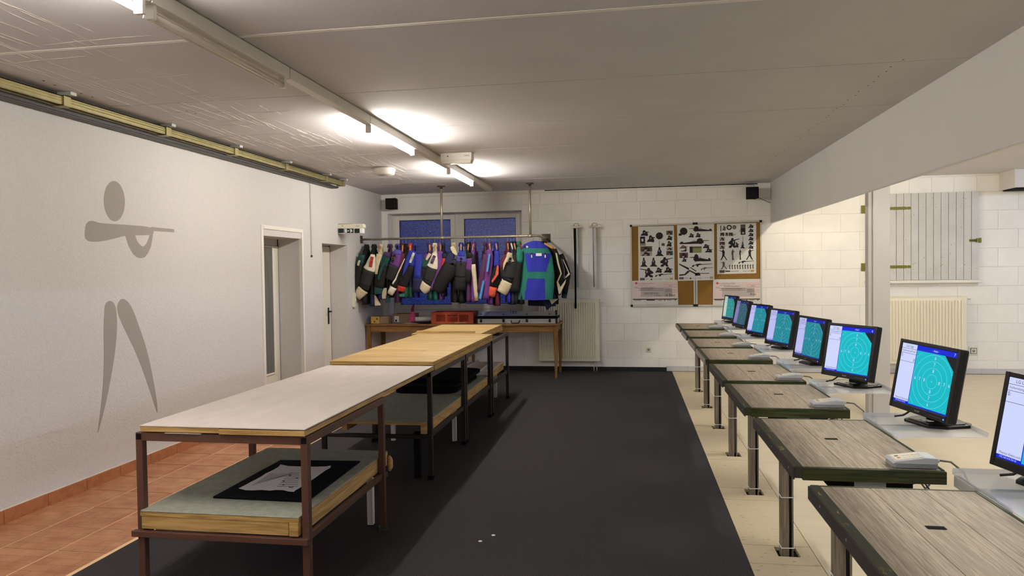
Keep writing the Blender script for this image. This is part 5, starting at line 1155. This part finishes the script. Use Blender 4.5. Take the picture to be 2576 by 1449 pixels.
# ================================================================== SHOOTING DESKS
near = [8.55, 7.57, 6.58, 5.68, 4.63, 3.74, 2.645, 1.66]
farY = [9.38, 8.34, 7.36, 6.48, 5.43, 4.51, 3.49, 2.43]
names = ['eighth and farthest', 'second', 'third', 'fourth', 'fifth', 'sixth', 'seventh', 'nearest']
names = ['farthest', 'second farthest', 'third farthest', 'fourth farthest', 'fourth nearest', 'third nearest', 'second nearest', 'nearest']
DZ = .79; DX0, DX1 = .560, 1.062
for i in range(8):
    y0, y1 = near[i], farY[i]; ly = legY[i] if i < 8 else 1.93
    e = empty('shooting_desk', ((DX0+DX1)/2, (y0+y1)/2, 0)); t = .018
    rails = MB()
    # tabletop: three laminate planks
    xa = DX0+.035; xb = DX1-.012; w3 = (xb-xa)/3
    for k in range(3):
        m = MB(); a_, b_ = xa+k*w3+.0006, xa+(k+1)*w3-.0006; ya_, yb_ = y0+.014, y1-.012
        m.add([(a_, ya_, DZ-.02), (b_, ya_, DZ-.02), (b_, yb_, DZ-.02), (a_, yb_, DZ-.02), (a_+.0006, ya_, DZ), (b_-.0006, ya_, DZ), (b_-.0006, yb_, DZ), (a_+.0006, yb_, DZ)],
              [(0, 3, 2, 1), (4, 5, 6, 7), (0, 1, 5, 4), (1, 2, 6, 5), (2, 3, 7, 6), (3, 0, 4, 7)], mDesk); m.build('plank', e)
    m = MB(); m.box(DX0+.032, DX1, y0-.004, y0+.014, DZ-.046, DZ-.001, mGreen); m.build('front_rail', e, bevel=.003)['label'] = 'dark green stained front rail'
    m = MB(); m.box(DX0+.006, DX0+.035, y0+.0, y1, DZ-.040, DZ+.002, mGreenV); m.build('left_rail', e, bevel=.003)
    m = MB(); m.box(DX0, DX0+.006, y0+.02 if i < 4 else y0, y1-.002, DZ-.044, DZ-.002, mSideL if i < 4 else mSideD); m.build('edge_strip', e)
    m = MB(); m.box(DX0+.035, DX1, y1-.012, y1, DZ-.03, DZ+.001, mGreen); m.box(DX1-.012, DX1, y0+.014, y1-.012, DZ-.03, DZ+.001, mGreen); m.build('rear_rail', e, bevel=.002)
    if i >= 4:
        for sy in (.08, .45, .8): m = MB(); yy = y0+sy*(y1-y0); m.lathe((DX0-.0008, yy, DZ-.02), [(.005, 0), (.004, -.0008)], mBuckle, 8, 'x'); m.build('screw', e)
    m = MB(); yh = y0+.47*(y1-y0)+.05; m.box(.781, .829, yh-.012, yh+.012, DZ+.0002, DZ+.0012, mBlackM); m.build('slot_cover', e)
    m = MB(); m.box(.765, .80, ly-.06, ly+.02, -.06, DZ-.02, mDeskLeg); m.box(.80, .814, ly-.04, ly+.0, -.06, DZ-.02, mBlackM); m.box(.814, .822, ly-.06, ly+.02, -.06, DZ-.02, mDeskLeg); lg = m.build('leg', e, bevel=.002)
    m = MB(); m.tube([(.806, ly-.048, .02), (.808, ly-.05, .30), (.804, ly-.048, .70)], .0045, mCabG if i in (3, 7) else mCabK, 6); m.build('cable', lg)
    for z in ((.035, .30, .53) if i != 3 else (.30, .62)):
        m = MB(); a_, b_, c_, d_ = .762, .825, ly-.063, ly+.023
        m.tube([(a_, c_, z), (b_, c_, z+.002), (b_, d_, z), (a_, d_, z), (a_, c_, z)], .0028, mTie, 5); m.build('cable_tie', lg)
    m = MB(); m.box(.70, .90, ly-.10, ly+.06, DZ-.028, DZ-.0205, mBlackM); m.build('leg_plate', e)
    # computer slung under the desk
    m = MB(); m.box(.72, .97, y0+.04, y0+.26, DZ-.115, DZ-.048, mBlackM); m.box(.72, .97, y0+.04, y0+.26, DZ-.048, DZ-.0205, mBlackM); un = m.build('underdesk_unit', e, bevel=.003); un['label'] = 'black computer box under the top'
    m = MB(); m.box(.775, .88, y0+.036, y0+.04, DZ-.112, DZ-.048, mCtlD); m.build('front_plate', un)
    m = MB()
    m.tube([(.97, y0+.10, DZ-.08), (1.02, y0+.09, DZ-.06), (1.05, y0+.10, DZ-.10), (1.06, y0+.14, DZ-.20), (1.0, y0+.22, DZ-.16), (.97, y0+.2, DZ-.09)], .004, mCabK, 6)
    m.tube([(.97, y0+.16, DZ-.09), (1.03, y0+.15, DZ-.13), (1.075, y0+.18, DZ-.10), (1.09, y0+.28, DZ-.03)], .004, mCabK, 6); m.build('cable', un)
    lab = {0: 'farthest of the eight grey oak shooting desks, at the back wall'}.get(i, names[i]+' of the eight grey oak shooting desks')
    if i == 7: lab = 'nearest grey oak shooting desk, cut by the bottom right corner'
    tag(e, lab, 'desk', 'shooting desks in a row')

# trays, monitors, control boxes
MON = [(1.235, 9.46, .991, -75, 8.4, 0), (1.258, 8.62, .969, -76, 12, -1), (1.256, 7.515, .976, -71.5, 12.6, 0), (1.258, 6.42, .985, -68, 10.7, -1), (1.262, 5.41, .986, -73.2, 9.2, -1), (1.25, 4.43, 1.007, -62, 10.4, 0), (1.268, 3.39, 1.003, -72.4, 9.6, -2.0), (1.268, 2.443, .985, -72.0, 9.6, -2.0)]
LVL = ['grn', 'dim', 'mid', 'mid', 'mid', 'bright', 'bright', 'bright']
def monitor(i):
    x, y, z, yaw, tilt, roll = MON[i]; yaw = R(yaw); W_, H_ = .338, .270
    mw, mc, mb_, mr, mk = SCR[LVL[i]]; base_z = DZ+.0065; hc = z-base_z
    nrm = Vector((math.sin(yaw), -math.cos(yaw), 0)); off = .045
    root = empty('monitor', (x-nrm.x*off, y-nrm.y*off, base_z), yaw, org=False)
    T = Matrix.Translation((0, -off, hc)) @ Matrix.Rotation(-R(tilt), 4, 'X') @ Matrix.Rotation(R(roll), 4, 'Y').inverted()
    def L(u, d, v): return T @ Vector((u, d, v))
    def lbox(m, u0, u1, d0, d1, v0, v1, mt):
        V = [L(a, b_, c) for a in (u0, u1) for b_ in (d0, d1) for c in (v0, v1)]
        m.add(V, [(0, 1, 3, 2), (4, 6, 7, 5), (0, 4, 5, 1), (2, 3, 7, 6), (0, 2, 6, 4), (1, 5, 7, 3)], mt)
    bz = .017; bb = .030
    m = MB(); hw, hh = W_/2+bz, H_/2+bz
    for (a, b_, c, d_) in ((-hw, -W_/2, -H_/2-bb, hh), (W_/2, hw, -H_/2-bb, hh), (-W_/2, W_/2, H_/2, hh), (-W_/2, W_/2, -H_/2-bb, -H_/2)): lbox(m, a, b_, -.004, .012, c, d_, mBlack)
    bez = m.build('bezel', root, world=False, bevel=.003)
    m = MB(); rg = []
    for d_, k in ((.010, 1.0), (.034, 1.0), (.048, .93), (.056, .7)):
        rg.append([L(-hw*k, d_, (-H_/2-bb)*k), L(hw*k, d_, (-H_/2-bb)*k), L(hw*k, d_, hh*k), L(-hw*k, d_, hh*k)])
    m.loft(rg, mBlack, smooth=False); m.build('housing', root, world=False, bevel=.004)
    # screen picture
    m = MB()
    def U(u): return -W_/2+u*W_
    def Vv(v): return H_/2-v*H_
    def quad(u0, v0, u1, v1, mt, d=0.): m.add([L(U(u0), d, Vv(v0)), L(U(u1), d, Vv(v0)), L(U(u1), d, Vv(v1)), L(U(u0), d, Vv(v1))], [(0, 1, 2, 3)], mt)
    quad(0, 0, 1, 1, mb_, .0005); quad(0, 0, .285, .955, mw, 0.)
    m.add([L(U(u), 0., Vv(v)) for u, v in ((.295, .085), (.80, .085), (.965, .285), (1.0, .285), (1.0, .98), (.295, .98))], [(0, 1, 2, 3, 4, 5)], mc)
    m.add([L(U(u), -.0001, Vv(v)) for u, v in ((.80, .085), (.975, .085), (.975, .30)) ], [(0, 1, 2)], mk)
    quad(.975, .085, 1.0, .98, mk, -.0001)
    for v in (.08, .16, .30): quad(0, v, .285, v+.005, mInk, -.0002)
    scn = m.build('screen', root, world=False)
    cx, cy = U(.645), Vv(.535)
    for r_ in (.031, .059, .088, .116, .144):
        N_ = 48; wd = .0007; m = MB()
        for k in range(N_):
            a0, a1 = 2*PI*k/N_, 2*PI*(k+1)/N_
            ok = True
            for a in (a0, a1):
                uu = cx+r_*math.cos(a); vv = cy+r_*math.sin(a)
                fu, fv = (uu+W_/2)/W_, (H_/2-vv)/H_
                if fu < .30 or fu > .968 or fv < .09 or fv > .975 or (fu > .80 and (fv-.085) < (fu-.80)/.165*.2): ok = False
            if ok: m.add([L(cx+(r_+s_)*math.cos(a), -.0003, cy+(r_+s_)*math.sin(a)) for a, s_ in ((a0, -wd), (a1, -wd), (a1, wd), (a0, wd))], [(0, 1, 2, 3)], mr)
        if r_ < .04: m.add([L(cx+.003*math.cos(2*PI*k/10), -.0003, cy+.003*math.sin(2*PI*k/10)) for k in range(10)], [tuple(range(10))], mr)
        m.build('target_ring', scn, world=False)
    for rr_, tx in ((.045, '8'), (.074, '7'), (.102, '6')):
        for dx, dy in ((1, 0), (-1, 0), (0, 1), (0, -1)): m = MB(); put_text(m, tx, .021, lambda u, v: L(cx+dx*rr_+u, -.0004, cy+dy*rr_+v), mw, .85); m.build('ring_digit', scn, world=False)
    m = MB()
    put_text(m, str(i+1), .018, lambda u, v: L(U(.955)+u, -.0004, Vv(.045)+v), mw)
    put_text(m, '~fwb~', .014, lambda u, v: L(U(.63)+u, -.0004, Vv(.045)+v), mw)
    put_text(m, 'LG Liga', .0155, lambda u, v: L(U(.15)+u, -.0004, Vv(.042)+v), mInkG)
    put_text(m, 'Vorbereitung/Probe', .0118, lambda u, v: L(U(.143)+u, -.0004, Vv(.122)+v), mInkG, .92)
    put_text(m, 'S:', .019, lambda u, v: L(U(.03)+u, -.0004, Vv(.205)+v), mInk); put_text(m, '0', .019, lambda u, v: L(U(.265)+u, -.0004, Vv(.265)+v), mInk)
    put_text(m, 'Meyton Elektronik', .0118, lambda u, v: L(U(.155)+u, -.0004, Vv(.925)+v), mInkG, .95); put_text(m, '192.168.10.%d ZA SS' % (i+1), .0085, lambda u, v: L(U(.14)+u, -.0004, Vv(.976)+v), mw)
    m.build('screen_lettering', scn, world=False)['kind'] = 'stuff'
    m = MB(); put_text(m, 'acer', .016, lambda u, v: L(u, -.0046, -H_/2-bb*.5+v), mBuckle, 1.2)
    for k in range(6): uu = .075+k*.012; m.add([L(uu+a, -.0046, -H_/2-bb*.55+c) for a, c in ((0, 0), (.008, 0), (.008, .002), (0, .002))], [(0, 1, 2, 3)], mCabG)
    m.build('bezel_lettering', bez, world=False)['kind'] = 'stuff'
    m = MB(); m.lathe(L(.158, -.0046, -H_/2-bb*.55), [(.0035, -.001), (.003, .001)], mLed, 10, 'y'); m.build('power_led', bez, world=False)
    # stand
    m = MB(); m.box(-.048, .048, -.018+.02, .05, .012, hc-H_/2-.02+.06, mBlack); m.build('stand_neck', root, world=False, bevel=.004)
    m = MB(); pl = [(-.115, -.02), (-.115, .085), (-.08, .12), (.08, .12), (.115, .085), (.115, -.02), (.075, -.085), (-.075, -.085)]
    m.prism(pl, 0, .013, mBlack); m.prism([(a*.86, b_*.86) for a, b_ in pl], .013, .017, mBlack)
    bs = m.build('stand_base', root, world=False, bevel=.003)
    m = MB(); m.add([(-.03+a, -.045+c, .0178) for a, c in ((0, 0), (.06, 0), (.06, .03), (0, .03))], [(0, 1, 2, 3)], mPaper); m.build('sticker', bs, world=False)
    m = MB(); m.tube([(-.02, .05, hc-.12), (-.04, .06, hc-.18), (-.07, -.03, .06), (-.10, -.07, .022), (-.13, -.09, .012)], .0045, mCabK, 7); m.build('cable', root, world=False)
    extra = {0: 'farthest flat monitor, dim green tinted target screen', 7: 'nearest monitor, cut by the right edge of the picture'}.get(i, 'black flat monitor numbered %d on its screen, %s of the row' % (i+1, names[i]))
    tag(root, extra, 'monitor', 'target monitors along the desks')
for i in range(8):
    x, y = MON[i][0], MON[i][1]
    m = MB(); ty0, ty1 = y-.22, y+.17; tx0, tx1 = DX1+.004, 1.43
    m.prism([(tx0, ty0-.06), (tx0+.06, ty0-.02), (tx1, ty0), (tx1, ty1), (tx0, ty1)], DZ+.001, DZ+.005, mTray)
    e = empty('acrylic_tray', (1.25, y, DZ)); m.build('tray_plate', e)
    m = MB(); m.box(tx0, tx1, ty1-.004, ty1, DZ+.005, DZ+.022, mTray); m.box(tx1-.004, tx1, ty0, ty1-.004, DZ+.005, DZ+.022, mTray); m.build('lip', e, bevel=.001)
    m = MB(); m.box(DX1+.001, DX1+.018, ty0+.03, ty1-.02, DZ-.035, DZ+.001, mAluP); m.box(DX1+.002, DX1+.3, y-.02, y+.01, DZ-.02, DZ+.001, mAluP); m.build('bracket', e)
    tag(e, 'clear acrylic tray under the monitor of the %s desk' % names[i], 'tray', 'acrylic monitor trays')
    monitor(i)
    # control box
    cy = near[i]+.062; cx0 = DX1-.165; cx1 = DX1-.020
    e = empty('control_box', ((cx0+cx1)/2, cy, DZ+.002)); z = DZ+.0025
    m = MB(); m.prism([(cx0+.008, cy-.045), (cx1, cy-.045), (cx1, cy+.045), (cx0+.008, cy+.045), (cx0, cy+.03), (cx0, cy-.03)], z, z+.014, mCtlD); m.build('base_shell', e, bevel=.002)
    m = MB(); m.prism([(cx0-.0, z+.014), (cx1, z+.014), (cx1, z+.036), (cx1-.04, z+.038), (cx0+.006, z+.024)], cy-.046, cy+.046, mCtl, 'y'); m.build('upper_shell', e, bevel=.003)
    def top(u, v, lift=.0012): t = (u-(cx0+.006))/((cx1-.04)-(cx0+.006)); return (u, v, z+.024+.014*min(1, max(0, t))+lift)
    m = MB()
    def pad(u0, u1, v0, v1, mt): m.add([top(u0, v0), top(u1, v0), top(u1, v1), top(u0, v1), top(u0, v0, -.001), top(u1, v0, -.001), top(u1, v1, -.001), top(u0, v1, -.001)], [(0, 1, 2, 3), (0, 4, 5, 1), (1, 5, 6, 2), (2, 6, 7, 3), (3, 7, 4, 0)], mt)
    pad(cx0+.014, cx0+.100, cy-.034, cy+.034, mDial); m.build('membrane_keypad', e)
    m = MB()
    def key(u0, u1, v0, v1, mt): m.add([top(u0, v0, .002), top(u1, v0, .002), top(u1, v1, .002), top(u0, v1, .002)], [(0, 1, 2, 3)], mt)
    key(cx0+.022, cx0+.034, cy-.020, cy-.008, mRedB); key(cx0+.022, cx0+.034, cy+.006, cy+.018, mGrnB)
    for a_ in (.045, .06, .075, .088):
        for b_ in (-.018, .004): key(cx0+a_, cx0+a_+.008, cy+b_, cy+b_+.006, mCtl)
    m.build('key', e)
    m = MB(); m.tube([(cx1-.002, cy-.02, z+.024), (cx1+.012, cy-.02, z+.024)], .007, mCtl, 10); m.tube([(cx1+.012, cy-.02, z+.024), (cx1+.05, cy-.02, z+.02), (cx1+.10, cy+.0, z-.02), (cx1+.13, cy+.02, z-.08), (cx1+.13, cy+.03, z-.17), (cx1+.07, cy+.06, z-.2), (cx1-.02, cy+.08, z-.07)], .0035, mCabG, 7); m.build('cable', e)
    tag(e, 'grey keypad control box on the front right corner of the %s desk' % names[i], 'control box', 'keypad control boxes')
# bits on the floor
m = MB()
for (px, py) in ((1208, 1361), (1241, 1346)):
    p = atz(px, py, .001); m.lathe((p.x, p.y, .0), [(.012, 0), (.009, .002), (.001, .003)], mWhite, 7)
o = m.build('lint', floor); o['kind'] = 'stuff'
